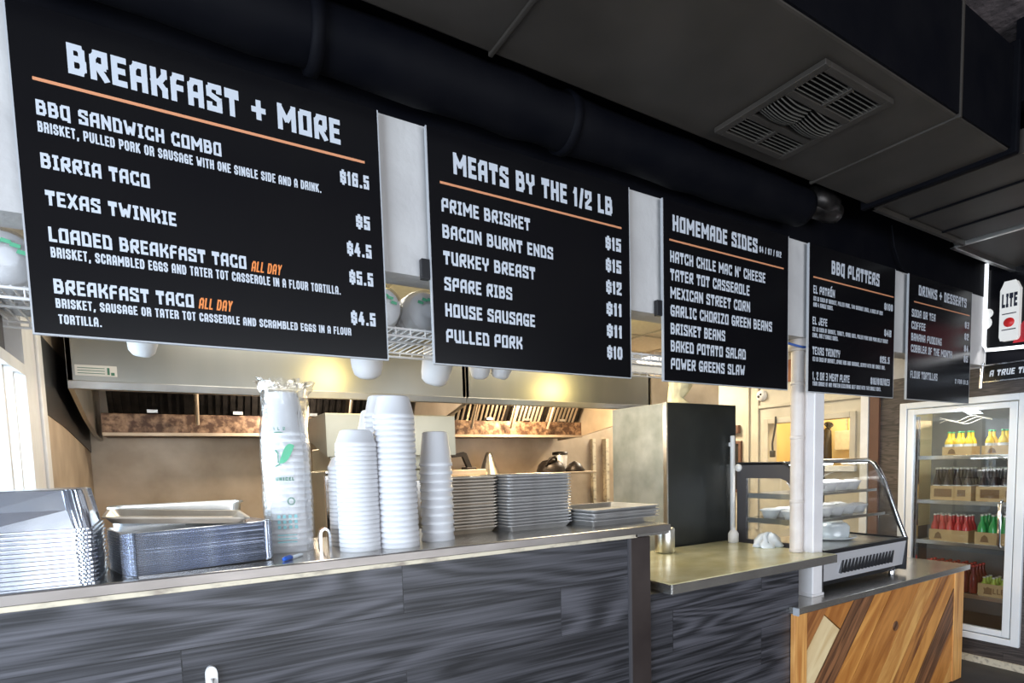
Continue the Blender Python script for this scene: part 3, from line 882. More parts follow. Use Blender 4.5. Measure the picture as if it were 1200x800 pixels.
obj('edge_strip', MB().box(-.60, 1.70, 1.884, 1.90, 1.347, 1.363), 'worn_edge', t, 0.002)
obj('underside', MB().box(1.69, 1.888, 1.884, 2.50, 1.350, 1.363), 'counter_steel', t)
t = thing('pass_counter', (2.35, 1.96, 0), 'lower dark laminate counter front beneath the short pass shelf', 'counter')
obj('front_panel', MB().box(1.784, 2.925, 1.925, 1.95, 0, 1.073), 'charcoal_laminate', t)
obj('carcass', MB().box(1.80, 2.90, 1.95, 2.55, 0, 1.073), 'cabinet_black', t)
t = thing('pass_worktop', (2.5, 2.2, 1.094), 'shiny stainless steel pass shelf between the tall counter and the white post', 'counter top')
obj('top_slab', MB().box(1.89, 3.20, 1.87, 2.66, 1.074, 1.119), 'pass_steel_warm_reflection', t, 0.004)
obj('front_edge', MB().box(1.888, 3.202, 1.866, 1.872, 1.070, 1.116).box(1.884, 1.890, 1.868, 2.66, 1.070, 1.116), 'counter_steel', t, 0.002)
ZW = .856
t = thing('wood_counter', (3.88, 2.2, 0), 'low service counter faced with diagonal reclaimed wood planks', 'counter')
obj('carcass', MB().box(2.96, 4.90, 1.924, 2.62, 0, .817), 'cabinet_black', t)
ANG = math.radians(47)
tn = math.tan(ANG)
spec = [(2.12, 2.428, 'wood_brown'), (2.428, 2.698, 'wood_pale'), (2.698, 2.94, 'wood_dark'), (2.94, 3.15, 'wood_orange'), (3.15, 3.51, 'wood_amber'), (3.51, 3.755, 'wood_honey'), (3.755, 3.94, 'wood_rust'), (3.94, 4.12, 'wood_orange'), (4.12, 4.38, 'wood_dark'), (4.38, 4.62, 'wood_amber'), (4.62, 4.95, 'wood_honey')]
grain_mat('wood_brown', (.22, .075, .022), (.42, .17, .05), ANG, 1.1)
grain_mat('wood_pale', (.68, .48, .24), (.84, .66, .38), ANG, 2.3, fine=9)
grain_mat('wood_dark', (.06, .026, .014), (.30, .13, .055), ANG, 3.7, fine=40)
grain_mat('wood_orange', (.44, .155, .030), (.74, .34, .085), ANG, 4.9, fine=11)
grain_mat('wood_amber', (.36, .125, .026), (.60, .25, .06), ANG, 6.1, fine=11)
grain_mat('wood_honey', (.52, .21, .05), (.80, .43, .13), ANG, 7.7, fine=11)
grain_mat('wood_rust', (.17, .055, .018), (.58, .24, .06), ANG, 8.9, fine=14)
grain_mat('wood_stile', (.50, .20, .05), (.80, .42, .13), PI / 2, 1.7)


def clip_rect(poly, x0, x1, z0, z1):
    def cut(P, f):
        o = []
        for i in range(len(P)):
            a, b = P[i], P[(i + 1) % len(P)]
            fa, fb = f(a), f(b)
            if fa >= 0:
                o.append(a)
            if fa * fb < 0:
                s = fa / (fa - fb)
                o.append((a[0] + (b[0] - a[0]) * s, a[1] + (b[1] - a[1]) * s))
        return o
    for f in (lambda p: p[0] - x0, lambda p: x1 - p[0], lambda p: p[1] - z0, lambda p: z1 - p[1]):
        if len(poly) > 2:
            poly = cut(poly, f)
    return poly


knot = (3.95, .56)
for s0, s1, m in spec:
    g = .004
    parts = [([(s0 + g, 0), (s1 - g, 0), (s1 - g + .85 / tn, .85), (s0 + g + .85 / tn, .85)], m)]
    if m == 'wood_pale':   # cut end: pale board stops, brown offcuts above it
        e0 = (s0 + .711, .762)
        e1 = (s1 + .607, .651)
        parts = [([(s0 + g, 0), (s1 - g, 0), (e1[0] - g, e1[1]), (e0[0] + g, e0[1])], m),
                 ([(e0[0] + .005, e0[1] + .006), (e1[0] + .003, e1[1] + .006), (e1[0] + .30, e1[1] + .30 * tn), (e0[0] + .2, e0[1] + .2 * tn)], 'wood_amber')]
    for poly, mm in parts:
        poly = clip_rect(poly, 2.967, 4.772, 0.0, .818)
        if len(poly) > 2:
            dd = random.uniform(0, .004)
            obj('plank', MB().prism(poly, 'Y', 1.902 + dd, 1.922), mm, t, 0.002)
obj('knot', MB().lathe([(.0, 1.899), (.016, 1.8995), (.03, 1.9005), (.034, 1.903)], (knot[0], 0, knot[1]), 18, axis='Y'), 'wood_dark', t)
obj('stile', MB().box(2.850, 2.967, 1.896, 1.922, 0, .817), 'wood_stile', t, 0.003)
obj('stile', MB().box(4.772, 4.915, 1.896, 1.922, 0, .817), 'wood_stile', t, 0.003)
obj('end_panel', MB().box(4.90, 4.915, 1.93, 2.62, 0, .817), 'wood_stile', t)
t = thing('bar_worktop', (3.9, 2.25, .817), 'flat grey metal top of the low wooden service counter', 'counter top')
obj('top_slab', MB().box(2.845, 4.95, 1.872, 2.68, .818, ZW), 'counter_steel', t, 0.004)
obj('corner_strip', MB().box(2.838, 2.846, 1.866, 1.90, .815, ZW + .002), 'board_edge', t)
# white hook on the tall counter front
t = thing('purse_hook', (.07, 1.89, 1.0), 'small white rounded hook fixed low on the charcoal counter front', 'hook')
pl = []
for k in range(17):
    a = PI * k / 16
    pl.append((.07 + .0155 * math.cos(a), 1.098 + .024 * math.sin(a)))
pl += [(.0545, 1.0), (.0855, 1.0)]
obj('hook_plate', MB().prism(pl, 'Y', 1.886, 1.90), 'white_paint', t, 0.004)
obj('hook_arm', MB().tube([(.07, 1.886, 1.085), (.07, 1.87, 1.06), (.07, 1.862, 1.03), (.07, 1.85, 1.01), (.07, 1.838, 1.02)], .007, 10), 'white_paint', t)

# ------------------------------------------------------------------ white post and pipe
t = thing('support_post', (3.13, 2.02, .856), 'square white post rising through the pass shelf behind the fourth board', 'post')
obj('post_shaft', MB().box(3.142, 3.238, 1.977, 2.09, .856, 2.345), 'post_white', t, 0.006)
obj('post_foot', MB().box(3.130, 3.250, 1.972, 2.10, .856, .872), 'post_white', t, 0.003)
t = thing('vertical_pipe', (3.03, 2.14, 1.119), 'thin off-white vertical pipe with couplings left of the square post', 'pipe')
obj('pipe_tube', MB().lathe([(.036, 1.12), (.036, 2.30)], (3.094, 2.055, 0), 20, cap0=True, cap1=True), 'pipe_white', t)
for z in (1.13, 1.42, 1.79, 2.10):
    cu = MB().lathe([(.036, z - .010), (.039, z - .008), (.039, z + .008), (.036, z + .010)], (3.094, 2.055, 0), 20)
    obj('pipe_coupling', cu, 'pipe_white', t)
obj('pipe_cap', MB().lathe([(.036, 2.28), (.055, 2.285), (.055, 2.345), (.0, 2.345)], (3.094, 2.055, 0), 20), 'pipe_white', t)
tag(obj('blue_cable', MB().tube([(2.80, 2.00, 2.315), (2.95, 2.00, 2.30), (3.06, 2.005, 2.295), (3.12, 2.005, 2.298), (3.3, 2.005, 2.30)], .007, 8), 'cable_blue'), 'blue cable tied around the top of the vertical pipe', 'cable')

# ------------------------------------------------------------------ foam tubs (inverted, nested)


def tub_mesh(name, rb, rr, h, n=32):
    mb = MB()
    mb.lathe([(0, h - .002), (rb - .006, h), (rb, h - .005), (rr - .0012, .0135), (rr + .0012, .0128), (rr + .0015, .001), (rr + .0008, 0), (rr - .003, 0), (rr - .004, .010), (rb - .003, h - .008), (0, h - .005)], (0, 0, 0), n)
    return mb


def stack(proto_args, x, y, z0, n, step, base_label, top_label, group, name='foam_tub', cat='tub', jitter=.0008, m='foam_white'):
    o = None
    for i in range(n):
        jx, jy = random.uniform(-jitter, jitter), random.uniform(-jitter, jitter)
        top = i == n - 1
        if o is None:
            o = obj(name, tub_mesh(name, *proto_args), m, local=True)
            q = o
        else:
            q = o.copy()
            COL.objects.link(q)
        q.location = (x + jx, y + jy, z0 + i * step)
        q.rotation_euler = (0, 0, random.uniform(0, 6))
        tag(q, top_label if top else base_label, cat, group)


stack((.0565, .0705, .078), .685, 2.02, ZL, 24, .0197, 'white foam tub nested in the tallest front stack on the steel ledge', 'topmost upturned white foam tub of the tallest front stack', 'foam tubs in the tallest front stack')
stack((.052, .068, .057), .552, 2.035, ZL, 24, .0155, 'white foam tub nested in the short front stack left of the tallest one', 'topmost upturned white foam tub of the short front stack', 'foam tubs in the short front stack')
stack((.0475, .0615, .130), .865, 2.09, ZL, 10, .0315, 'tall white foam cup nested in the stack beside the metal trays', 'topmost upturned tall white cup beside the metal trays', 'tall foam cups beside the trays', name='foam_cup', cat='cup')
stack((.0565, .0705, .078), .705, 2.19, ZL, 25, .0197, 'white foam tub nested in the stack right behind the tallest front stack', 'topmost upturned white foam tub directly behind the tallest front stack', 'foam tubs behind the tallest stack')
stack((.0565, .0705, .078), .722, 2.345, ZL, 23, .0197, 'white foam tub nested in the rearmost tall stack, two rows behind', 'topmost upturned white foam tub of the rearmost tall stack', 'foam tubs in the rearmost stack')
stack((.045, .060, .047), .555, 2.21, ZL, 19, .0155, 'small white foam bowl nested in the low stack nearest the wrapped cups', 'topmost upturned small white bowl in the low stack nearest the wrapped cups', 'small foam bowls behind', name='foam_bowl', cat='bowl')
# wrapped cups
SX_, SY_ = .352, 2.20
stack((.052, .0755, .150), SX_, SY_, ZL, 19, .0222, 'white paper cup nested inside the clear printed sleeve on the ledge', 'topmost upturned white cup inside the clear printed sleeve', 'cups in the clear printed sleeve', name='wrapped_cup', cat='cup')
t = thing('plastic_sleeve', (SX_, SY_, ZL), 'clear crinkled plastic sleeve printed with a green leaf around the cups', 'plastic sleeve')
mb = MB()
rings = []
nn = 56
for k, (r, z) in enumerate([(.0825, 1.398), (.083, 1.45), (.0815, 1.52), (.083, 1.58), (.081, 1.64), (.082, 1.70), (.080, 1.76), (.076, 1.82), (.070, 1.87), (.066, 1.91), (.064, 1.945), (.070, 1.965), (.078, 1.985)]):
    ring = []
    for i in range(nn):
        a = 2 * PI * i / nn
        am = .0015 + (.009 if k > 10 else .003 if k > 8 else 0)
        rr = r + am * math.sin(9 * a + k * 1.7) + am * .6 * math.sin(17 * a + k)
        if k > 7:
            rr += (.022 + .010 * (k - 7) / 5) * max(0, math.cos(a - .35)) ** 6
        ring.append((SX_ + rr * math.cos(a), SY_ + rr * math.sin(a), z + (.006 * math.sin(7 * a + 2) if k > 10 else 0)))
    rings.append(ring)
obj('film', mb.loft(rings, True, False, False, 0, True), 'clear_film', t)
obj('gathered_top', MB().loft([[tuple(Vector((SX_ + (p[0] - SX_) * f, SY_ + (p[1] - SY_) * f, p[2] + dzz + random.uniform(-.004, .004)))) for p in rings[-1]] for f, dzz in ((1.0, 0), (.8, -.012), (.55, -.006), (.25, -.014))], True, False, True, 0, True), 'clear_film', t)


def on_sleeve(name, polys, m):
    """printed shapes wrapped on the sleeve: u = arc metres from the facing line, z"""
    mb = MB()
    for k, poly in enumerate(polys):
        P3 = []
        for u, z in poly:
            zz = z
            r = .0848 if zz < 1.77 else .0848 - (zz - 1.77) * .085
            a = -PI / 2 - .16 + u / r
            P3.append((SX_ + r * math.cos(a), SY_ + r * math.sin(a), zz))
        mb.add(P3, [tuple(range(len(P3)))])
    return obj(name, mb, m, t)


def word(text, u0, u1, z, cap, th=.2, wf=.55):
    segs, wid = strokes(text, cap, th, wf)
    s = (u1 - u0) / wid
    out = []
    for p, q, jp, jq in segs:
        a = Vector((u0 + p[0] * s, z + p[1] * cap))
        b = Vector((u0 + q[0] * s, z + q[1] * cap))
        dd = (b - a)
        if dd.length < 1e-7:
            continue
        dd.normalize()
        nv = Vector((-dd.y, dd.x)) * th * cap * .5
        a, b = a - dd * th * cap * .4, b + dd * th * cap * .4
        out.append([tuple(a - nv), tuple(b - nv), tuple(b + nv), tuple(a + nv)])
    return out


leaf = []
for k in range(9):
    s = k / 8
    leaf.append((-.022 + .052 * s, 1.700 + .060 * s - .020 * math.sin(PI * s)))
for k in range(1, 8):
    s = 1 - k / 8
    leaf.append((-.022 + .052 * s, 1.700 + .060 * s + .030 * math.sin(PI * s)))
on_sleeve('leaf_print', [leaf], 'ink_green')
stem = [[(-.034, 1.745), (-.028, 1.748), (-.022, 1.735), (-.025, 1.732)], [(-.025, 1.735), (-.021, 1.735), (-.022, 1.702), (-.026, 1.702)], [(-.036, 1.692), (-.02, 1.700), (-.018, 1.696), (-.034, 1.688)]]
on_sleeve('stem_print', stem, 'ink_dark_green')
on_sleeve('name_print', word('UNICEL', -.036, .024, 1.642, .012, .25), 'ink_dark_green')
on_sleeve('top_print', word('1 L 2', -.034, .004, 1.812, .010, .2) + [[(-.02 + .016 * math.cos(.5 * k) * (1 if q == 0 else .75), 1.803 + .004 * math.sin(.5 * k)) for q in (0,) for k in range(0, 7)]], 'ink_dark_green')
ring_ = []
for k in range(12):
    a0, a1 = 2 * PI * k / 12, 2 * PI * (k + .7) / 12
    ring_.append([(.010 + .013 * math.cos(a0), 1.572 + .014 * math.sin(a0)), (.010 + .013 * math.cos(a1), 1.572 + .014 * math.sin(a1)), (.010 + .008 * math.cos(a1), 1.572 + .009 * math.sin(a1)), (.010 + .008 * math.cos(a0), 1.572 + .009 * math.sin(a0))])
on_sleeve('recycling_print', ring_, 'ink_dark_green')
sm_ = []
for r_ in range(3):
    for k in range(4):
        u = -.038 + k * .018
        sm_.append([(u, 1.515 - r_ * .018), (u + .011, 1.515 - r_ * .018), (u + .010, 1.526 - r_ * .018), (u + .001, 1.526 - r_ * .018)])
on_sleeve('symbol_print', sm_, 'ink_teal')
on_sleeve('text_lines', [[(-.04, 1.455 - .012 * k), (.022, 1.455 - .012 * k), (.022, 1.459 - .012 * k), (-.04, 1.459 - .012 * k)] for k in range(3)], 'ink_teal')

# ------------------------------------------------------------------ metal trays


def tray_mb(w, dd, h, taper=.016, r=.018, t=.0015, rim=.006):
    R = [rrect(w - 2 * rim - 2 * taper, dd - 2 * rim - 2 * taper, r * .7, 0),
         rrect(w - 2 * rim, dd - 2 * rim, r, h - .004),
         rrect(w, dd, r + rim, h - .005),
         rrect(w + .001, dd + .001, r + rim, h - .002),
         rrect(w, dd, r + rim, h),
         rrect(w - 2 * rim - 2 * t, dd - 2 * rim - 2 * t, r, h - .001),
         rrect(w - 2 * rim - 2 * taper - 2 * t, dd - 2 * rim - 2 * taper - 2 * t, r * .7, t)]
    return MB().loft(R, True, True, True)


def tray_stack(w, dd, h, cx, cy, rz, z0, n, step, lab, toplab, group, m, jit=.002):
    o = None
    for i in range(n):
        if o is None:
            o = q = obj('sheet_tray', tray_mb(w, dd, h), m, local=True)
        else:
            q = o.copy()
            COL.objects.link(q)
        q.location = (cx + random.uniform(-jit, jit), cy + random.uniform(-jit, jit), z0 + i * step)
        q.rotation_euler = (0, 0, rz + random.uniform(-.008, .008))
        tag(q, toplab if i == n - 1 else lab, 'tray', group)


tray_stack(.262, .24, .026, 1.045, 2.285, .04, ZL, 17, .0131, 'small aluminium tray nested in the left tray stack beside the tall cups', 'topmost aluminium tray of the left stack beside the tall cups', 'trays in the left stack', 'aluminium_worn')
tray_stack(.345, .25, .026, 1.352, 2.235, .05, ZL, 17, .0133, 'aluminium tray nested in the middle tray stack on the ledge', 'topmost aluminium tray of the middle stack', 'trays in the middle stack', 'aluminium')
tray_stack(.43, .35, .027, 1.755, 2.185, .06, ZL, 4, .0155, 'aluminium tray in the low stack of four near the ledge end', 'topmost empty aluminium tray of the low stack near the ledge end', 'trays near the ledge end', 'aluminium', jit=.004)


def foil_pan_mb(w, dd, h, up=False):
    rim = .007
    tp = .018
    R = [rrect(w, dd, .035, 0, n=12, wob=.0012), rrect(w, dd, .035, .004, n=12, wob=.0012),
         rrect(w - 2 * rim, dd - 2 * rim, .032, .005, n=12, wob=.0016),
         rrect(w - 2 * rim - tp, dd - 2 * rim - tp, .036, h * .5, n=12, wob=.0038),
         rrect(w - 2 * rim - 2 * tp, dd - 2 * rim - 2 * tp, .034, h - .003, n=12, wob=.0042),
         rrect(w - 2 * rim - 2 * tp - .008, dd - 2 * rim - 2 * tp - .008, .03, h, n=12, wob=.001)]
    mb = MB().loft(R, True, False, True)
    R2 = [R[0], rrect(w - 2 * rim, dd - 2 * rim, .030, .001, n=12, wob=.0016), rrect(w - 2 * rim - 2 * tp - .004, dd - 2 * rim - 2 * tp - .004, .030, h - .004, n=12, wob=.0022)]
    mb.loft(R2, True, False, True)
    return mb


o = None
for i in range(14):
    if o is None:
        o = q = obj('foil_pan', foil_pan_mb(.275, .32, .105), 'foil', local=True)
    else:
        q = o.copy()
        COL.objects.link(q)
    q.location = (-.308 + random.uniform(-.0015, .0015), 2.05 + random.uniform(-.0015, .0015), ZL + i * .0110)
    q.rotation_euler = (0, 0, random.uniform(-.004, .004))
    tag(q, 'topmost upturned deep foil pan at the left end of the ledge' if i == 13 else 'upturned deep foil pan nested in the stack at the left ledge end', 'foil pan', 'deep foil pans at the left end')
# flat foil lids bundle


def foil_lid_mb(w, dd):
    R = [rrect(w, dd, .03, 0, n=12, wob=.0035), rrect(w + .002, dd + .002, .03, .0025, n=12, wob=.004),
         rrect(w - .006, dd - .006, .028, .0046, n=12, wob=.0030), rrect(w - .05, dd - .05, .01, .0030, n=12)]
    return MB().loft(R, True, True, True)


o = None
for i in range(25):
    if o is None:
        o = q = obj('foil_lid', foil_lid_mb(.392, .27), 'foil', local=True)
    else:
        q = o.copy()
        COL.objects.link(q)
    q.location = (.052 + random.uniform(-.001, .001), 2.098 + random.uniform(-.001, .001), ZL + .002 + i * .0049)
    q.rotation_euler = (0, -.012, .20 + random.uniform(-.003, .003))
    tag(q, 'topmost shallow foil lid under the tilted sheet pan' if i == 24 else 'shallow foil lid pressed into the flat bundle below the tilted sheet pan', 'foil lid', 'foil lids in the flat bundle')
q = obj('sheet_pan', tray_mb(.37, .27, .021, r=.02), 'aluminium_worn', local=True)
q.location = (.020, 2.125, ZL + .137)
q.rotation_euler = (.03, .075, .02)
tag(q, 'single worn sheet pan lying tilted on the foil lid bundle', 'tray')
q = obj('hotel_pan', MB().loft([rrect(.35, .12, .03, 0, n=8), rrect(.385, .14, .035, .17, n=8), rrect(.40, .155, .04, .171, n=8), rrect(.40, .155, .04, .176, n=8), rrect(.38, .135, .033, .174, n=8), rrect(.345, .115, .03, .004, n=8)], True, True, True, 0, False), 'stainless', local=True)
q.location = (.025, 2.40, ZL)
tag(q, 'stainless steel hotel pan standing behind the foil lids', 'pan')
# pen
t = thing('pen', (.30, 1.95, ZL), 'clear pen with blue cap lying on the ledge in front of the sleeve', 'pen', rz=.9)
obj('pen_barrel', MB().lathe([(.0, .02), (.0055, .02), (.0055, .085), (.003, .095), (0, .097)], (0, 0, .006), 12, axis='X'), 'clear_plastic', t, local=True)
obj('pen_cap', MB().lathe([(0, -.025), (.006, -.022), (.0068, .022), (0, .022)], (0, 0, .007), 12, axis='X').box(-.02, .018, -.001, .001, .013, .0155), 'pen_blue', t, local=True)
# small bent clip
q = obj('metal_clip', MB().loft([[(x * 1.0, y, z) for x, y, z in ((sx - .004 * nx, -.014, sz - .004 * nz), (sx + .004 * nx, -.014, sz + .004 * nz), (sx + .004 * nx, .014, sz + .004 * nz), (sx - .004 * nx, .014, sz - .004 * nz))] for sx, sz, nx, nz in [(-.016, 0, 1, 0), (-.016, .05, 1, 0), (-.012, .066, .7, -.7), (0, .074, 0, -1), (.012, .066, -.7, -.7), (.016, .05, -1, 0), (.016, 0, -1, 0)]], True, True, True), 'chrome', local=True)
q.location = (.455, 2.14, ZL)
tag(q, 'small shiny arched metal clip standing between the wrapped cups and foam stacks', 'clip')

# ------------------------------------------------------------------ wire shelf with sleeves of cups
t = thing('wire_shelf', (.9, 2.3, 2.12), 'long white wire shelf hanging behind the menu boards', 'shelf')
wz = 2.178
wr = MB()
x = -.40
while x < 2.52:
    wr.tube([(x, 2.06, wz), (x, 2.50, wz)], .003, 6)
    x += .028
obj('shelf_wires', wr, 'white_paint', t)
rl = MB()
for y, z in ((2.06, wz - .004), (2.06, wz - .03), (2.28, wz - .006), (2.50, wz - .004), (2.50, wz - .022)):
    rl.tube([(-.41, y, z), (2.53, y, z)], .0045, 8)
x = -.40
while x < 2.53:
    for y in (2.06, 2.50):
        rl.tube([(x, y, wz - .004), (x + .0, y, wz - (.030 if y < 2.1 else .020))], .003, 6)
    x += .056
obj('shelf_rails', rl, 'white_paint', t)
br = MB()
for x in (1.20, 2.50):
    br.prism([(2.12, 2.15), (2.12, 2.34), (2.13, 2.345), (2.50, 2.15), (2.50, 2.14), (2.12, 2.14)], 'X', x - .006, x + .006)
obj('shelf_bracket', br, 'white_paint', t)


def sleeve_bundle(x, y, z, ry, r, ln, label, leafy):
    """bowls nested in a clear sleeve, lying with the closed end toward the viewer"""
    t = thing('cup_bundle', (x, y, z), label, 'cup bundle', 'wrapped cup bundles on the wire shelf')
    mb = MB()
    pr = [(0, -ln / 2), (r * .80, -ln / 2 + .002), (r * .86, -ln / 2 + .012)]
    k = 0
    p = -ln / 2 + .06
    while p < ln / 2:
        pr += [(r * .97, p), (r, p + .002), (r, p + .010), (r * .965, p + .012)]
        p += .03
    pr += [(0, ln / 2)]
    mb.lathe(pr, (0, 0, r), 28, axis='Y')
    obj('nested_cups', mb, 'foam_white', t, local=True)
    f2 = MB().lathe([(r * .3, -ln / 2 - .006), (r * .9, -ln / 2 - .004), (r * 1.03, -ln / 2 + .05), (r * 1.03, ln / 2)], (0, 0, r), 28, axis='Y')
    obj('film', f2, 'clear_film', t, local=True)
    if leafy:
        pl = []
        for q in range(5):
            a = .4 + q * .5
            cx, cz = r * .5 * math.cos(a), r + r * .5 * math.sin(a)
            pl.append([(cx - .010, cz - .004), (cx + .012, cz - .008), (cx + .014, cz + .002), (cx - .006, cz + .007)])
        mp = MB()
        for q in pl:
            mp.add([(u, -ln / 2 - .008, w) for u, w in q], [(0, 1, 2, 3)])
        obj('leaf_print', mp, 'ink_green', t, local=True)
    t.rotation_euler = (0, 0, ry)
    return t


sleeve_bundle(-.345, 2.30, wz + .004, .05, .085, .36, 'wrapped bundle of white cups at the far left end of the wire shelf', True)
sleeve_bundle(.700, 2.31, wz + .005, .0, .082, .36, 'left one of two wrapped cup bundles seen between the first two boards', True)
sleeve_bundle(.872, 2.31, wz + .005, .0, .084, .36, 'right one of two wrapped cup bundles seen between the first two boards', True)
for k, x in enumerate((-.15, .05, .25, .45)):
    pass
# bowls hanging over the rear rail, seen below the boards
for k, (x, z, r, lab) in enumerate(((-.053, 2.105, .045, 'small white rounded cup end below the first board near its left corner'), (.773, 2.073, .062, 'white rounded cup end drooping below the right corner of the first board'), (1.079, 2.058, .062, 'white rounded cup end drooping just right of the gap after the first board'), (1.325, 2.101, .048, 'left of two small white cup ends below the second board'), (1.430, 2.108, .052, 'right of two small white cup ends below the second board'))):
    t = thing('drooping_cup', (x, 2.60, z), lab, 'cup', 'cups drooping below the boards')
    r *= 1.12
    h = .17
    obj('cup_wall', MB().lathe([(0, 0), (r * .55, .003), (r * .82, .018), (r * .95, .05), (r * 1.12, h), (r * 1.16, h), (r * 1.16, h + .006), (r * 1.06, h + .006), (r * .9, .055), (0, .01)], (0, 0, 0), 28), 'foam_white', t, local=True)
    obj('cup_rim', MB().lathe([(r * 1.16, h), (r * 1.2, h + .003), (r * 1.16, h + .007)], (0, 0, 0), 28), 'foam_white', t, local=True)
    t.rotation_euler = (.35, .12 * (-1) ** k, 0)

# ------------------------------------------------------------------ exhaust hoods


def hood(x0, x1, label, label_plate=False, slat='stainless_dirty'):
    yf, yb = 3.70, 5.08
    t = thing('exhaust_hood', ((x0 + x1) / 2, 4.4, 1.94), label, 'hood')
    obj('front_panel', MB().box(x0, x1, yf, yf + .03, 2.145, 2.40), 'hood_steel', t)
    obj('front_lip', MB().prism([(yf - .012, 2.147), (yf + .03, 2.147), (yf + .03, 2.104), (yf + .0, 2.104)], 'X', x0, x1), 'stainless', t, 0.004)
    side = [(yf, 2.106), (yf, 2.40), (4.15, 2.775), (yb, 2.775), (yb, 1.91), (4.72, 1.93), (4.2, 2.0)]
    obj('side_panel', MB().prism(side, 'X', x0 - .001, x0 + .02), 'stainless', t)
    obj('side_panel', MB().prism(side, 'X', x1 - .02, x1 + .001), 'stainless_dirty', t)
    obj('top_cover', MB().prism([(yf, 2.40), (yf + .02, 2.39), (4.15, 2.755), (yb, 2.755), (yb, 2.775), (4.15, 2.775)], 'X', x0, x1), 'stainless', t)
    obj('grease_trough', MB().prism([(4.66, 1.94), (4.66, 2.07), (4.68, 2.07), (4.70, 1.96), (yb, 1.96), (yb, 1.93), (4.66, 1.925)], 'X', x0 + .05, x1 - .02), 'grease_brown', t, 0.004)
    obj('trough_flange', MB().box(x0 + .05, x1 - .02, 4.64, 4.665, 1.922, 1.945), 'stainless_dirty', t, 0.003)
    n = 4
    for k in range(n):
        a = x0 + .09 + k * (x1 - x0 - .14) / n
        b = a + (x1 - x0 - .14) / n - .03
        f = MB()
        f.prism([(4.70, 2.03), (4.72, 2.03), (4.32, 2.62), (4.30, 2.62)], 'X', a, b)
        fo = obj('hood_filter', f, 'grease_black', t)
        sl = MB()
        m_ = int((b - a) / .045)
        for q in range(m_):
            xa = a + .01 + q * (b - a - .02) / m_
            sl.prism([(4.685, 2.035), (4.70, 2.045), (4.31, 2.62), (4.295, 2.61)], 'X', xa, xa + .018)
        obj('baffles', sl, slat, fo)
        obj('filter_latch', MB().box((a + b) / 2 - .03, (a + b) / 2 + .03, 4.63, 4.66, 2.075, 2.095), 'stainless', fo)
    rods = MB()
    for k in range(1, n):
        a = x0 + .09 + k * (x1 - x0 - .14) / n - .015
        rods.tube([(a, 4.60, 2.0), (a, 4.30, 2.5)], .012, 8)
    obj('filter_rods', rods, 'stainless_dirty', t)
    if label_plate:
        pt = obj('rating_plate', MB().box(-.355, -.185, yf - .004, yf, 2.172, 2.225), 'label_white', t, 0.001)
        ln = MB()
        for k in range(3):
            ln.box(-.345, -.235, yf - .0052, yf - .0045, 2.183 + .013 * k, 2.186 + .013 * k)
        ln.box(-.225, -.215, yf - .0052, yf - .0045, 2.18, 2.215).box(-.21, -.195, yf - .0052, yf - .0045, 2.178, 2.192)
        obj('plate_print', ln, 'ink_dark_green', pt)
    return t


hood(-.386, 1.772, 'left stainless steel exhaust hood over the cooking line, with rating plate', True, 'grease_black')
hood(1.778, 3.50, 'right stainless steel exhaust hood ending behind the tall grey cabinet')
t = thing('duct_chase', (3.93, 3.9, 2.13), 'dull brown sheet metal box between the right hood and the cream end wall', 'chase')
obj('chase_front', MB().box(3.515, 4.36, 3.70, 3.73, 2.13, 2.40), 'stainless_dirty', t)
obj('chase_body', MB().box(3.515, 4.36, 3.73, 4.2, 2.14, 2.40), 'grease_brown', t)
# dark thin sheet on the upper left wall beside the hood
tag(obj('dark_wall_sheet', MB().prism([(3.29, 2.30), (5.09, 2.30), (5.09, 1.83), (4.5, 1.88), (3.9, 1.93), (3.35, 1.955), (3.29, 1.96)], 'X', -.4395, -.4345), 'black_plastic'), 'dark flat sheet on the wall left of the exhaust hood', 'panel')
# ceiling light panel in kitchen
t = thing('ceiling_light', (4.6, 4.7, 2.76), 'white lit ceiling panel in the kitchen seen between the second and third boards', 'light')
obj('light_frame', MB().box(4.25, 4.95, 4.42, 4.45, 2.755, 2.78).box(4.25, 4.95, 4.97, 5.0, 2.755, 2.78).box(4.25, 4.28, 4.45, 4.97, 2.755, 2.78).box(4.92, 4.95, 4.45, 4.97, 2.755, 2.78), 'white_paint', t)
obj('light_diffuser', MB().box(4.28, 4.92, 4.45, 4.97, 2.765, 2.775), 'lamp_white', t)
# ------------------------------------------------------------------ oven / smoker body behind the tubs
t = thing('steel_oven', (1.08, 3.6, 0), 'pale stainless steel oven cabinet standing behind the foam tubs', 'oven')
obj('upper_body', MB().prism([(3.2, 1.737), (3.2, 1.972), (4.0, 1.972), (4.0, 1.93)], 'X', .717, 1.455), 'stainless_olive', t, 0.006)
obj('body', MB().box(.75, 1.445, 3.26, 4.0, 0, 1.66).box(.80, 1.42, 3.5, 4.0, 1.66, 1.80), 'stainless_olive', t, 0.006)
obj('front_door', MB().box(.78, 1.42, 3.235, 3.262, .5, 1.60), 'stainless', t, 0.004)
obj('door_handle', MB().tube([(.70, 3.19, 1.655), (.95, 3.19, 1.655)], .010, 8).tube([(.72, 3.19, 1.655), (.76, 3.28, 1.655)], .008, 8), 'chrome', t)
obj('side_rail', MB().box(.715, .745, 3.28, 3.31, .9, 1.64), 'chrome', t, 0.004)
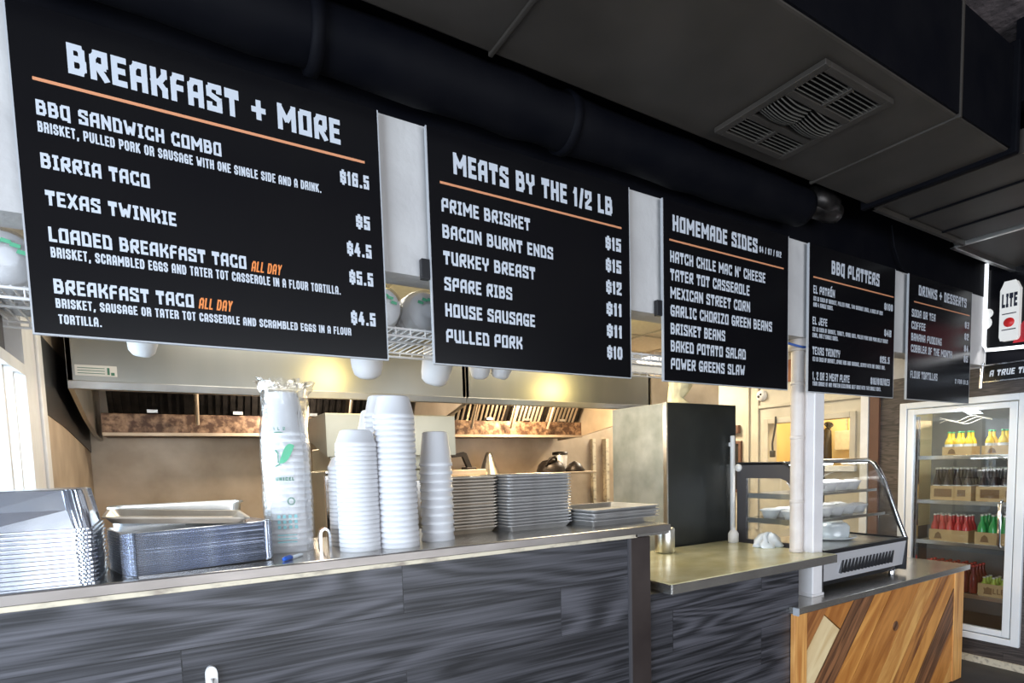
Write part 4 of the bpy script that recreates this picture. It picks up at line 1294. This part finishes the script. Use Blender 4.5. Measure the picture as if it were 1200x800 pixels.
# ------------------------------------------------------------------ back shelf with its items
t = thing('kitchen_shelf', (2.8, 4.75, 1.57), 'narrow steel shelf on the kitchen back wall above the tray stacks', 'shelf')
obj('shelf_board', MB().box(2.0, 3.63, 4.62, 5.08, 1.568, 1.588), 'stainless_dirty', t, 0.004)
obj('shelf_bracket', MB().prism([(4.7, 1.566), (5.08, 1.566), (5.08, 1.35)], 'X', 3.3, 3.32).prism([(4.7, 1.566), (5.08, 1.566), (5.08, 1.35)], 'X', 2.2, 2.22), 'stainless_dirty', t)
t = thing('vegetable_slicer', (2.28, 4.75, 1.588), 'dark hand slicer with a bent handle on the kitchen shelf', 'slicer')
obj('slicer_base', MB().box(2.06, 2.42, 4.68, 4.86, 1.588, 1.64), 'stainless_dirty', t, 0.006)
obj('slicer_arm', MB().prism([(2.09, 1.765), (2.22, 1.795), (2.25, 1.785), (2.31, 1.64), (2.265, 1.64), (2.215, 1.755), (2.10, 1.745)], 'Y', 4.72, 4.76), 'iron_dark', t, 0.004)
obj('slicer_foot', MB().box(2.23, 2.33, 4.69, 4.80, 1.60, 1.66), 'iron_dark', t, 0.006)
tag(obj('food_funnel', MB().lathe([(.095, 1.589), (.09, 1.60), (.035, 1.76), (.022, 1.79), (.0, 1.795)], (2.50, 4.78, 0), 20, cap0=True), 'stainless'), 'upturned pointed steel funnel in the middle of the kitchen shelf', 'funnel')
t = thing('pot_lid_pile', (3.22, 4.78, 1.588), 'dark rounded cast iron dome on the kitchen shelf, left of the glass jar', 'cooking dome')
obj('dome', MB().lathe([(.14, 1.589), (.145, 1.60), (.125, 1.66), (.085, 1.70), (.0, 1.715)], (3.19, 4.78, 0), 24, cap0=True), 'iron_dark', t)
obj('dome_grip', MB().tube([(3.08, 4.7, 1.66), (3.10, 4.66, 1.72), (3.16, 4.66, 1.735), (3.2, 4.7, 1.71)], .012, 8), 'iron_dark', t)
t = thing('blender_jar', (3.37, 4.85, 1.588), 'smoky jar with a dark lid standing behind the iron dome', 'jar')
obj('jar_body', MB().lathe([(.06, 1.59), (.075, 1.75), (.07, 1.76)], (3.37, 4.88, 0), 20, cap0=True), 'case_silver', t)
obj('jar_lid', MB().lathe([(.08, 1.758), (.08, 1.785), (.05, 1.79), (.0, 1.792)], (3.37, 4.88, 0), 20, cap0=True), 'iron_dark', t)
tag(obj('small_pan', MB().lathe([(.10, 1.589), (.105, 1.60), (.06, 1.665), (.02, 1.69), (.0, 1.695)], (3.45, 4.74, 0), 20, cap0=True), 'iron_dark'), 'small dark upturned pan at the right end of the kitchen shelf', 'pan')

# ------------------------------------------------------------------ tall cabinet
CX0, CX1, CY0, CY1, CZ = 2.692, 3.36, 2.70, 3.235, 2.046
t = thing('upright_cabinet', (3.02, 2.97, 0), 'tall upright cabinet with black front and grey metal side', 'cabinet')
obj('side_body', MB().box(CX0, CX1 - .02, CY0 + .03, CY1, 0.03, CZ - .004), 'cabinet_grey', t, 0.004)
obj('front_door', MB().box(CX0 + .004, CX1, CY0, CY0 + .032, 0.05, CZ), 'cabinet_black', t, 0.006)
obj('corner_trim', MB().box(CX0 - .003, CX0 + .008, CY0 - .003, CY0 + .03, 0.05, CZ), 'stainless', t)
obj('door_handle', MB().box(3.272, 3.297, CY0 - .045, CY0 - .02, 1.0, 1.835).box(3.278, 3.29, CY0 - .03, CY0, 1.05, 1.08).box(3.278, 3.29, CY0 - .03, CY0, 1.76, 1.79), 'white_paint', t, 0.006)
for fx_ in (CX0 + .03, CX1 - .1):
    for fy_ in (CY0 + .06, CY1 - .1):
        obj('cabinet_foot', MB().box(fx_, fx_ + .05, fy_, fy_ + .05, 0, .032), 'black_plastic', t)
rg = MB()
rgr = []
for k, (r, z, ox) in enumerate([(.085, 2.05, 0), (.078, 2.075, .01), (.05, 2.11, -.01), (.07, 2.15, .012), (.085, 2.20, .02), (.06, 2.235, .0), (.02, 2.25, -.01)]):
    rgr.append([(3.03 + ox + (r + .016 * math.sin(5 * a + k) + .008 * math.sin(11 * a)) * math.cos(a), 2.93 + (r * .8 + .014 * math.sin(4 * a + k * 2)) * math.sin(a), z) for a in [2 * PI * i / 40 for i in range(40)]])
tag(obj('crumpled_cloth', rg.loft(rgr, True, True, True, 0, True), 'rag_cream'), 'crumpled cream cloth bundled on top of the tall cabinet', 'cloth')
q = obj('flat_box', MB().box(2.86, 3.16, 2.86, 3.06, 2.046, 2.066), 'rag_cream', None, 0.003)
q.location.z = 2.046
q.scale.z = .12
tag(q, 'flat cream folded carton under the crumpled cloth on the cabinet', 'carton')

# ------------------------------------------------------------------ small things between counters
q = obj('steel_canister', MB().lathe([(.0, 0), (.055, .002), (.06, .01), (.06, .14), (.056, .15), (.05, .15), (.05, .02), (0, .015)], (0, 0, 0), 24), 'stainless', local=True)
q.location = (2.52, 2.55, 1.119)
tag(q, 'small steel canister on the pass shelf beside the tall counter end', 'canister')
q = obj('white_jug', MB().lathe([(0, 0), (.03, 0), (.034, .008), (.034, .06), (.022, .08), (.013, .085), (.013, .10), (0, .102)], (0, 0, 0), 24), 'white_paint', local=True)
q.location = (3.16, 2.56, 1.119)
tag(q, 'small white bottle on the far corner of the pass shelf', 'bottle')
pb = MB()
pbr = []
for k, (r, z) in enumerate([(.085, 1.121), (.10, 1.135), (.08, 1.16), (.05, 1.19), (.015, 1.205)]):
    pbr.append([(3.17 + (r + .02 * math.sin(4 * a + 2 * k) + .012 * math.sin(9 * a + k)) * math.cos(a), 2.30 + (r * .8 + .018 * math.sin(5 * a + k)) * math.sin(a), z + .008 * math.sin(6 * a)) for a in [2 * PI * i / 44 for i in range(44)]])
tag(obj('plastic_wrap', pb.loft(pbr, True, True, True, 0, True), 'clear_plastic'), 'crumpled clear plastic wrap on the pass shelf by the white pipe', 'plastic wrap')

# ------------------------------------------------------------------ display case
t = thing('display_case', (3.77, 2.3, ZW), 'curved glass countertop display case on the low wooden counter', 'display case')
XL, XR = 3.27, 4.27
prof = [(2.62, .90), (2.62, 1.645), (2.27, 1.645), (2.225, 1.62), (2.185, 1.565), (2.15, 1.49), (2.10, 1.36), (2.05, 1.22), (2.0, 1.095), (2.015, .90)]
outer = prof


def inset(pr, k):
    cx = sum(p[0] for p in pr) / len(pr)
    cz = sum(p[1] for p in pr) / len(pr)
    return [(cx + (p[0] - cx) * k, cz + (p[1] - cz) * k) for p in pr]


gl_out = [(2.62, 1.09), (2.62, 1.645), (2.27, 1.645), (2.225, 1.62), (2.185, 1.565), (2.15, 1.49), (2.10, 1.36), (2.05, 1.22), (2.0, 1.095)]
gl_in = [(2.545, 1.135), (2.545, 1.545), (2.29, 1.545), (2.245, 1.53), (2.215, 1.50), (2.18, 1.43), (2.14, 1.33), (2.09, 1.21), (2.055, 1.135)]
for xa, xb in ((XL, XL + .022), (XR - .012, XR)):
    thin = xb == XR
    gi = gl_in if not thin else [(2.60, 1.11), (2.60, 1.628), (2.275, 1.628), (2.238, 1.608), (2.20, 1.555), (2.166, 1.48), (2.117, 1.35), (2.067, 1.21), (2.02, 1.11)]
    n_ = len(gl_out)
    mb = MB()
    mb.loft([[(xa, *p) for p in gl_out], [(xb, *p) for p in gl_out], [(xb, *p) for p in gi], [(xa, *p) for p in gi], [(xa, *p) for p in gl_out]], True, False, False)
    e = obj('end_frame', mb, 'case_grey' if not thin else 'black_plastic', t)
    obj('end_glass', MB().prism(gi, 'X', (xa + xb) / 2 - .003, (xa + xb) / 2 + .003), 'clear_glass', e)
obj('edge_tube', MB().tube([(XR, *p) for p in gl_out[1:]], .013, 8), 'chrome', t)
obj('edge_tube', MB().tube([(XL, *p) for p in gl_out[1:]], .007, 8), 'black_plastic', t)
cgl = MB()
a = [(p[0], p[1]) for p in gl_out[2:]]
cgl.loft([[(XL + .02, *p) for p in a], [(XR - .01, *p) for p in a]], False, False, False, 0, True)
obj('curved_glass', cgl, 'clear_glass', t)
obj('roof_panel', MB().box(XL, XR, 2.26, 2.62, 1.630, 1.648), 'case_grey', t, 0.003)
obj('roof_trim', MB().box(XL, XR, 2.255, 2.275, 1.638, 1.652), 'stainless', t, 0.003)
obj('base_box', MB().prism([(2.62, .880), (2.62, 1.09), (2.01, 1.09), (2.012, 1.075), (2.05, .880)], 'X', XL, XR), 'black_plastic', t)  # base coloured black to carry the shade under the case
gp = obj('front_grille_panel', MB().prism([(1.990, 1.093), (2.012, 1.093), (2.034, .925), (2.014, .918)], 'X', XL + .02, XR - .02), 'case_silver', t, 0.003)
sl = MB()
for k in range(16):
    x = 3.46 + k * .040
    sl.prism([(x, .955), (x + .014, .955), (x + .034, 1.035), (x + .020, 1.035)], 'Y', 1.992, 2.03)
obj('vent_slots', sl, 'black_plastic', gp)
obj('corner_cover', MB().prism([(2.0, 1.10), (2.05, 1.10), (2.06, .885), (2.005, .885)], 'X', XL, XL + .022), 'case_grey', t)
obj('corner_cover', MB().prism([(1.99, 1.10), (2.05, 1.10), (2.06, .885), (1.995, .885)], 'X', XR - .022, XR), 'black_plastic', t)
obj('front_rail', MB().box(XL, XR, 1.990, 2.012, 1.085, 1.112), 'black_plastic', t, 0.004)
obj('hinge_knob', MB().lathe([(0, 3.258), (.024, 3.258), (.026, 3.264), (.026, 3.272)], (0, 2.605, 1.615), 18, axis='X'), 'white_paint', t)
for x in (3.34, 4.2):
    for y in (2.06, 2.56):
        obj('case_foot', MB().lathe([(.022, ZW), (.022, .91), (0, .91)], (x, y, 0), 14, cap0=True), 'chrome', t)
for z in (1.265, 1.43):
    yf_ = 2.20 if z > 1.35 else 2.14
    sh = obj('glass_shelf', MB().box(XL + .03, XR - .02, yf_, 2.60, z, z + .008), 'clear_glass', t)
    obj('shelf_edge', MB().box(XL + .03, XR - .02, yf_ - .004, yf_, z - .006, z + .012).box(XL + .028, XL + .034, yf_, 2.60, z - .02, z + .014), 'stainless', sh)
obj('case_floor', MB().box(XL + .03, XR - .02, 2.04, 2.60, 1.092, 1.10), 'stainless', t)


area('case_lamp', (3.77, 2.42, 1.622), (3.77, 2.38, 1.2), .8, .08, 5, (1.0, 0.97, 0.92))
obj('case_light_tube', MB().tube([(3.35, 2.5, 1.62), (4.2, 2.5, 1.62)], .008, 8), 'led_white', t)


def bowl_mb(r, h):
    return MB().lathe([(0, .003), (r * .62, 0), (r * .9, h * .75), (r, h), (r + .005, h), (r + .005, h - .005), (r * .88, h * .7), (r * .6, .006), (0, .006)], (0, 0, 0), 24).lathe([(r * .98, h), (r * .6, h + .008), (0, h + .010)], (0, 0, 0), 24)


bp = obj('dessert_bowl', bowl_mb(.062, .060), 'foam_white', local=True)
first = True
rows = [(1.274, 2.27, [3.37, 3.51, 3.72, 3.86, 4.0, 4.14], 'lower'), (1.274, 2.43, [3.37, 3.51, 3.65, 3.86, 4.0, 4.14], 'lower'), (1.439, 2.32, [3.72, 3.86, 4.0, 4.14], 'upper'), (1.439, 2.47, [3.72, 3.86, 4.0, 4.14], 'upper')]
for z, y, xs, wh in rows:
    for i, x in enumerate(xs):
        if first:
            q = bp
            first = False
        else:
            q = bp.copy()
            COL.objects.link(q)
        q.location = (x, y, z)
        left = x < 3.6 and wh == 'lower'
        rowname = 'front' if y < 2.4 else 'rear'
        g = 'lidded white bowls in the %s row of the %s case shelf' % (rowname, wh)
        tag(q, 'lidded white bowl in the %s row on the %s shelf inside the display case' % (rowname, wh), 'bowl', g)
tag(obj('cake_tray', MB().lathe([(0, 1.106), (.14, 1.104), (.17, 1.12), (.165, 1.124), (.13, 1.112), (0, 1.112)], (3.9, 2.33, 0), 28).lathe([(.12, 1.113), (.125, 1.19), (.10, 1.215), (0, 1.22)], (3.9, 2.33, 0), 28), 'clear_plastic'), 'clear domed platter on the floor of the display case', 'platter')
tag(obj('clear_carton', MB().loft([rrect(.20, .14, .02, 1.101, 4.12, 2.47), rrect(.22, .16, .02, 1.17, 4.12, 2.47), rrect(.18, .12, .02, 1.20, 4.12, 2.47)], True, True, True), 'clear_plastic'), 'clear hinged carton at the right end of the case floor', 'carton')

# ------------------------------------------------------------------ end wall details (kitchen side)
t = thing('round_sensor', (XE, 3.99, 2.30), 'round white wall device with two dark dots near the ceiling', 'sensor')
obj('sensor_body', MB().lathe([(.0, -.045), (.04, -.042), (.058, -.02), (.06, 0)], (XE, 3.985, 2.335), 24, axis='X'), 'white_paint', t)
obj('sensor_eye', MB().lathe([(0, -.052), (.013, -.05), (.015, -.04)], (XE, 4.0, 2.325), 14, axis='X').lathe([(0, -.052), (.010, -.05), (.012, -.04)], (XE, 3.975, 2.345), 14, axis='X'), 'black_plastic', t)
t = thing('wall_switch', (XE, 4.31, 1.98), 'small dark brown box switch on the cream wall beside the cabinet', 'switch')
obj('switch_box', MB().box(XE - .05, XE, 4.26, 4.36, 1.955, 2.045), 'red_wood', t, 0.005)
obj('switch_plate', MB().box(XE - .055, XE - .05, 4.285, 4.335, 1.975, 2.025), 'worn_edge', t)
t = thing('wall_notice', (XE, 4.31, 1.2), 'dark rectangle with reddish frame hanging between cabinet and display case', 'frame')
obj('frame_border', MB().box(XE - .03, XE, 4.24, 4.27, 1.30, 1.87).box(XE - .03, XE, 4.37, 4.40, 1.30, 1.87).box(XE - .03, XE, 4.27, 4.37, 1.84, 1.87).box(XE - .03, XE, 4.27, 4.37, 1.30, 1.33), 'red_wood', t)
obj('frame_panel', MB().box(XE - .015, XE, 4.27, 4.37, 1.33, 1.84), 'black_plastic', t)
cd_ = [(XE - .03, 3.80, 2.10), (XE - .035, 3.80, 2.00), (XE - .04, 3.815, 1.90), (XE - .04, 3.83, 1.82), (XE - .04, 3.825, 1.74)]
t = thing('plug_cable', (XE, 3.81, 1.7), 'dark cord with a plug dangling in front of the amber window', 'cord')
obj('cord_wire', MB().tube(cd_, .010, 8), 'cord_dark', t)
obj('cord_plug', MB().box(XE - .06, XE - .025, 3.80, 3.85, 1.68, 1.75), 'cord_dark', t, 0.006)
t = thing('fuse_box', (6.2, 3.3, 1.6), 'beige electrical box with conduit on the amber room wall', 'electrical box')
obj('box_body', MB().box(6.22, 6.327, 3.50, 3.68, 1.74, 1.95), 'cream_tile', t, 0.006)
obj('box_conduit', MB().tube([(6.30, 3.59, 1.95), (6.30, 3.59, 2.71)], .012, 8), 'worn_edge', t)
tag(obj('coat_bundle', MB().tube([(6.25, 3.78, 1.60), (6.24, 3.78, 1.80), (6.25, 3.79, 1.96), (6.31, 3.80, 2.03)], .05, 12), 'cord_dark'), 'dark brown bundle hanging inside the amber lit back room', 'bundle')

# ------------------------------------------------------------------ cooler
dr = struct('door_1', MB().box(XE - .03, XE + .05, FY0, FY0 + .055, FZ0, FZ1).box(XE - .03, XE + .05, FY1 - .055, FY1, FZ0, FZ1).box(XE - .03, XE + .05, FY0 + .055, FY1 - .055, FZ1 - .05, FZ1).box(XE - .03, XE + .05, FY0 + .055, FY1 - .055, FZ0, FZ0 + .05), 'cooler_white', bevel=0.004)
a0, a1, b0, b1_ = FY0 + .062, FY1 - .062, FZ0 + .058, FZ1 - .058
dl = obj('door_leaf', MB().box(XE - .025, XE + .02, a0, a0 + .05, b0, b1_).box(XE - .025, XE + .02, a1 - .05, a1, b0, b1_).box(XE - .025, XE + .02, a0 + .05, a1 - .05, b1_ - .045, b1_).box(XE - .025, XE + .02, a0 + .05, a1 - .05, b0, b0 + .045), 'cooler_white', dr, 0.004)
obj('door_glass', MB().box(XE - .008, XE - .002, a0 + .05, a1 - .05, b0 + .045, b1_ - .045), 'cooler_glass', dl)
obj('door_handle', MB().tube([(XE - .03, a0 + .075, .95), (XE - .065, a0 + .075, .97), (XE - .065, a0 + .075, 1.28), (XE - .03, a0 + .075, 1.30)], .012, 10), 'chrome', dl)
# painted flourish on the glass
fl_ = MB()
for k in range(3):
    pts = [(XE - .012, 2.28 - .36 * s / 10, 1.925 + .012 * k + .02 * math.sin(s * .9 + k)) for s in range(11)]
    fl_.tube(pts, .0022, 6)
obj('script_flourish', fl_, 'cap_light', dl)
IX1 = XE + .78
struct('wall_cooler', MB().box(IX1, IX1 + .05, 1.55, 2.75, 0, 2.2).box(XE + .12, IX1, 1.55, 1.60, 0, 2.2).box(XE + .12, IX1, 2.70, 2.75, 0, 2.2).box(XE + .12, IX1, 1.6, 2.7, 2.12, 2.2).box(XE + .12, IX1, 1.6, 2.7, 0, .22), 'cooler_wall')
tag(obj('cooler_light', MB().box(XE + .14, XE + .17, 2.59, 2.615, .4, 2.05).box(XE + .14, XE + .20, 1.7, 2.55, 2.09, 2.11), 'led_white'), 'cold white light strip inside the drinks cooler behind the door frame', 'light')
area('cooler_lamp', (XE + .2, 2.1, 2.08), (XE + .45, 2.1, 1.0), .1, .8, 6, (.9, .96, 1.0))
t = thing('shelf_upright', (XE + .2, 2.56, .22), 'slotted chrome shelf upright at the left inside the drinks cooler', 'upright')
obj('upright_bar', MB().box(XE + .17, XE + .20, 2.52, 2.55, .22, 2.0), 'chrome', t)
obj('upright_slot', MB().box(XE + .168, XE + .171, 2.53, 2.54, .3, .34).box(XE + .168, XE + .171, 2.53, 2.54, .5, .54).box(XE + .168, XE + .171, 2.53, 2.54, .7, .74).box(XE + .168, XE + .171, 2.53, 2.54, 1.1, 1.14).box(XE + .168, XE + .171, 2.53, 2.54, 1.3, 1.34).box(XE + .168, XE + .171, 2.53, 2.54, 1.5, 1.54), 'black_plastic', t)
shz = {'top': 1.655, 'second': 1.275, 'third': .925, 'lowest': .50}
for k, (nm, z) in enumerate(shz.items()):
    s = thing('cooler_shelf', (XE + .45, 2.1, z - .03), 'grey metal %s shelf inside the drinks cooler' % nm, 'shelf', 'cooler shelves')
    obj('shelf_deck', MB().box(XE + .19, XE + .74, 1.62, 2.52, z - .010, z - .002), 'stainless', s)
    obj('shelf_lip', MB().box(XE + .175, XE + .19, 1.62, 2.52, z - .03, z + .004), 'stainless', s, 0.003)

# bottles and crates
bott = {}


def bottle_proto(name, r, h, glass, cap, label):
    t = thing(name, (0, 0, 0), 'x', 'bottle')
    obj('bottle_glass', MB().lathe([(0, 0), (r * .95, 0), (r, .01), (r, h * .52), (r * .85, h * .62), (r * .42, h * .76), (r * .36, h * .93), (r * .40, h * .97), (0, h * .97)], (0, 0, 0), 14), glass, t, local=True)
    obj('bottle_cap', MB().lathe([(r * .46, h * .94), (r * .48, h * .97), (r * .42, h), (0, h)], (0, 0, 0), 12), cap, t, local=True)
    if label:
        obj('bottle_label', MB().lathe([(r * 1.01, h * .14), (r * 1.012, h * .46)], (0, 0, 0), 14), label, t, local=True)
    return t


def crate(y0, y1, z, h, depth, label, text=None, cols=4, rows=2, r=.03, bh=.2, glass='glass_red', cap='cap_light', lab='label_white', blabel='', bgroup='', name='soda_bottle', boxed=True, x0=XE + .20):
    if boxed:
        c = thing('bottle_carton', (x0 + depth / 2, (y0 + y1) / 2, z), label, 'carton')
        w = .006
        obj('carton_box', MB().box(x0, x0 + w, y0, y1, z, z + h).box(x0 + depth - w, x0 + depth, y0, y1, z, z + h).box(x0 + w, x0 + depth - w, y0, y0 + w, z, z + h).box(x0 + w, x0 + depth - w, y1 - w, y1, z, z + h).box(x0 + w, x0 + depth - w, y0 + w, y1 - w, z, z + w), 'kraft', c)
        pm = MB()
        if text == 'bars':
            pm.box(x0 - .0012, x0 - .0004, y0 + .04, y0 + .10, z + h * .3, z + h * .75).box(x0 - .0012, x0 - .0004, y0 + .14, y1 - .03, z + h * .25, z + h * .8)
        else:
            cy = y1 - .07
            pm.prism([(cy - .03, z + h * .2), (cy + .03, z + h * .2), (cy + .02, z + h * .62), (cy, z + h * .8), (cy - .02, z + h * .62)], 'X', x0 - .0012, x0 - .0004)
        obj('carton_print', pm, 'kraft_print', c)
        if text and text != 'bars':
            lettering('carton_text', text, -(y1 - .04), -(y0 + .04), z + h * .28, h * .42, 'kraft_print', c, x0 - .001, th=.2, wf=.6, plane='YZ')
    key = name + glass + str(r) + str(bh)
    for i in range(cols):
        for j in range(rows):
            loc = (x0 + .035 + j * (2 * r + .004), y0 + (y1 - y0) * (i + .5) / cols, z + .0065)
            lb = blabel % ('front' if j == 0 else 'rear')
            if key not in bott:
                p = bott[key] = bottle_proto(name, r, bh, glass, cap, lab)
                p.location = loc
            else:
                p = copy_tree(bott[key], loc)
            tag(p, lb, 'bottle', bgroup + (' front row' if j == 0 else ' rear row'))


crate(2.13, 2.345, shz['top'], .075, .16, 'kraft carton of yellow soda on the top cooler shelf, left side', None, 3, 2, .032, .195, 'glass_yellow', 'cap_green', 'label_white', 'yellow soda bottle in the %s row of the left top-shelf carton', 'yellow sodas left')
crate(1.80, 2.06, shz['top'], .075, .16, 'kraft carton of yellow soda on the top cooler shelf, right side', None, 3, 2, .032, .195, 'glass_yellow', 'cap_green', 'label_white', 'yellow soda bottle in the %s row of the right top-shelf carton', 'yellow sodas right')
crate(2.125, 2.43, shz['second'], .125, .2, 'large kraft carton of dark cola on the second cooler shelf, left side', 'bars', 4, 3, .032, .275, 'glass_cola', 'cap_light', 'label_white', 'dark cola bottle in the %s rows of the left second-shelf carton', 'colas left', name='cola_bottle')
crate(1.79, 2.09, shz['second'], .125, .2, 'large kraft carton of dark cola on the second cooler shelf, right side', 'bars', 4, 3, .032, .275, 'glass_cola', 'cap_red', 'label_white', 'dark cola bottle in the %s rows of the right second-shelf carton', 'colas right', name='cola_bottle')
crate(2.135, 2.43, shz['third'], .10, .2, 'kraft carton of red soda on the third cooler shelf', None, 5, 3, .028, .225, 'glass_red', 'cap_light', None, 'red soda bottle in the %s rows of the third-shelf carton', 'red sodas')
crate(1.86, 2.09, shz['third'], .10, .2, 'kraft carton of green soda on the third cooler shelf', None, 3, 3, .032, .24, 'glass_green', 'cap_light', None, 'green glass soda bottle in the %s rows of the third-shelf carton', 'green sodas')
crate(2.07, 2.50, shz['lowest'], .1, .3, '', None, 7, 4, .029, .235, 'glass_dark_red', 'cap_red', None, 'dark red soda bottle with red cap, %s rows on the lowest cooler shelf', 'dark red sodas', boxed=False)
crate(1.80, 2.055, shz['lowest'], .105, .22, 'kraft carton stamped with faint letters on the lowest cooler shelf', 'VALLEY', 4, 3, .028, .15, 'glass_lime', 'cap_light', None, 'lime green bottle standing in the %s rows of the lowest carton', 'lime bottles')

# ------------------------------------------------------------------ drinks signs on the end wall
sx = XE - .035
t = thing('lit_can_sign', (XE, 1.84, 2.45), 'lit beer sign shaped like a white can on a black and red backing', 'sign')
obj('sign_backing', MB().box(XE - .03, XE, 1.40, 1.97, 2.47, 3.05), 'board_black', t)
obj('red_sweep', MB().prism([(1.40, 2.48), (1.80, 2.48), (1.76, 2.60), (1.70, 2.68), (1.55, 2.74), (1.40, 2.76)], 'X', XE - .036, XE - .03), 'sign_red', t)
can = [(1.765, 2.50), (1.865, 2.50), (1.875, 2.53), (1.875, 2.87), (1.86, 2.905), (1.85, 2.93), (1.78, 2.93), (1.77, 2.905), (1.755, 2.87), (1.755, 2.53)]
cp_ = obj('can_shape', MB().prism(can, 'X', XE - .075, XE - .03), 'sign_lit', t, 0.012, 3)
obj('can_disc', MB().lathe([(0, -.080), (.032, -.079), (.034, -.075)], (XE, 1.815, 2.63), 24, axis='X'), 'sign_disc_red', cp_)
obj('can_band', MB().box(XE - .077, XE - .075, 1.772, 1.858, 2.575, 2.582).box(XE - .077, XE - .075, 1.772, 1.858, 2.69, 2.697), 'sign_ink', cp_)
lettering('can_text', 'LITE', -1.862, -1.768, 2.74, .10, 'sign_ink', cp_, XE - .0765, th=.24, wf=.6, plane='YZ')
obj('glow_tube', MB().tube([(XE - .05, 1.975, 3.10), (XE - .05, 1.975, 2.49), (XE - .05, 1.96, 2.455), (XE - .05, 1.90, 2.45), (XE - .05, 1.40, 2.42)], .014, 10), 'neon_white', t)
obj('white_flash', MB().lathe([(0, -.01), (.04, -.006), (.05, 0)], (XE - .03, 1.985, 2.66), 16, axis='X').lathe([(0, -.012), (.03, -.006), (.036, 0)], (XE - .03, 1.965, 2.73), 16, axis='X'), 'sign_lit', t)
t = thing('banner_sign', (XE, 1.7, 2.2), 'narrow black sign with white lettering under the lit can sign', 'sign')
obj('banner_board', MB().box(XE - .06, XE - .02, 1.30, 1.965, 2.215, 2.335), 'board_black', t, 0.005)
obj('banner_rim', MB().box(XE - .066, XE - .058, 1.30, 1.97, 2.333, 2.342).box(XE - .066, XE - .058, 1.30, 1.97, 2.208, 2.217), 'chrome', t)
lettering('banner_text', 'A TRUE TEXAS ORIGINAL', -1.93, -1.38, 2.25, .045, 'board_white_ink', t, XE - .061, th=.2, wf=.6, plane='YZ', slant=.1)
obj('end_clamp', MB().tube([(XE - .05, 1.98, 2.36), (XE - .05, 1.99, 2.17)], .012, 8), 'chrome', t)
area('sign_glow', (XE - .12, 1.7, 2.44), (XE, 1.7, 2.30), .5, .03, .7, (1.0, 1.0, 1.0))
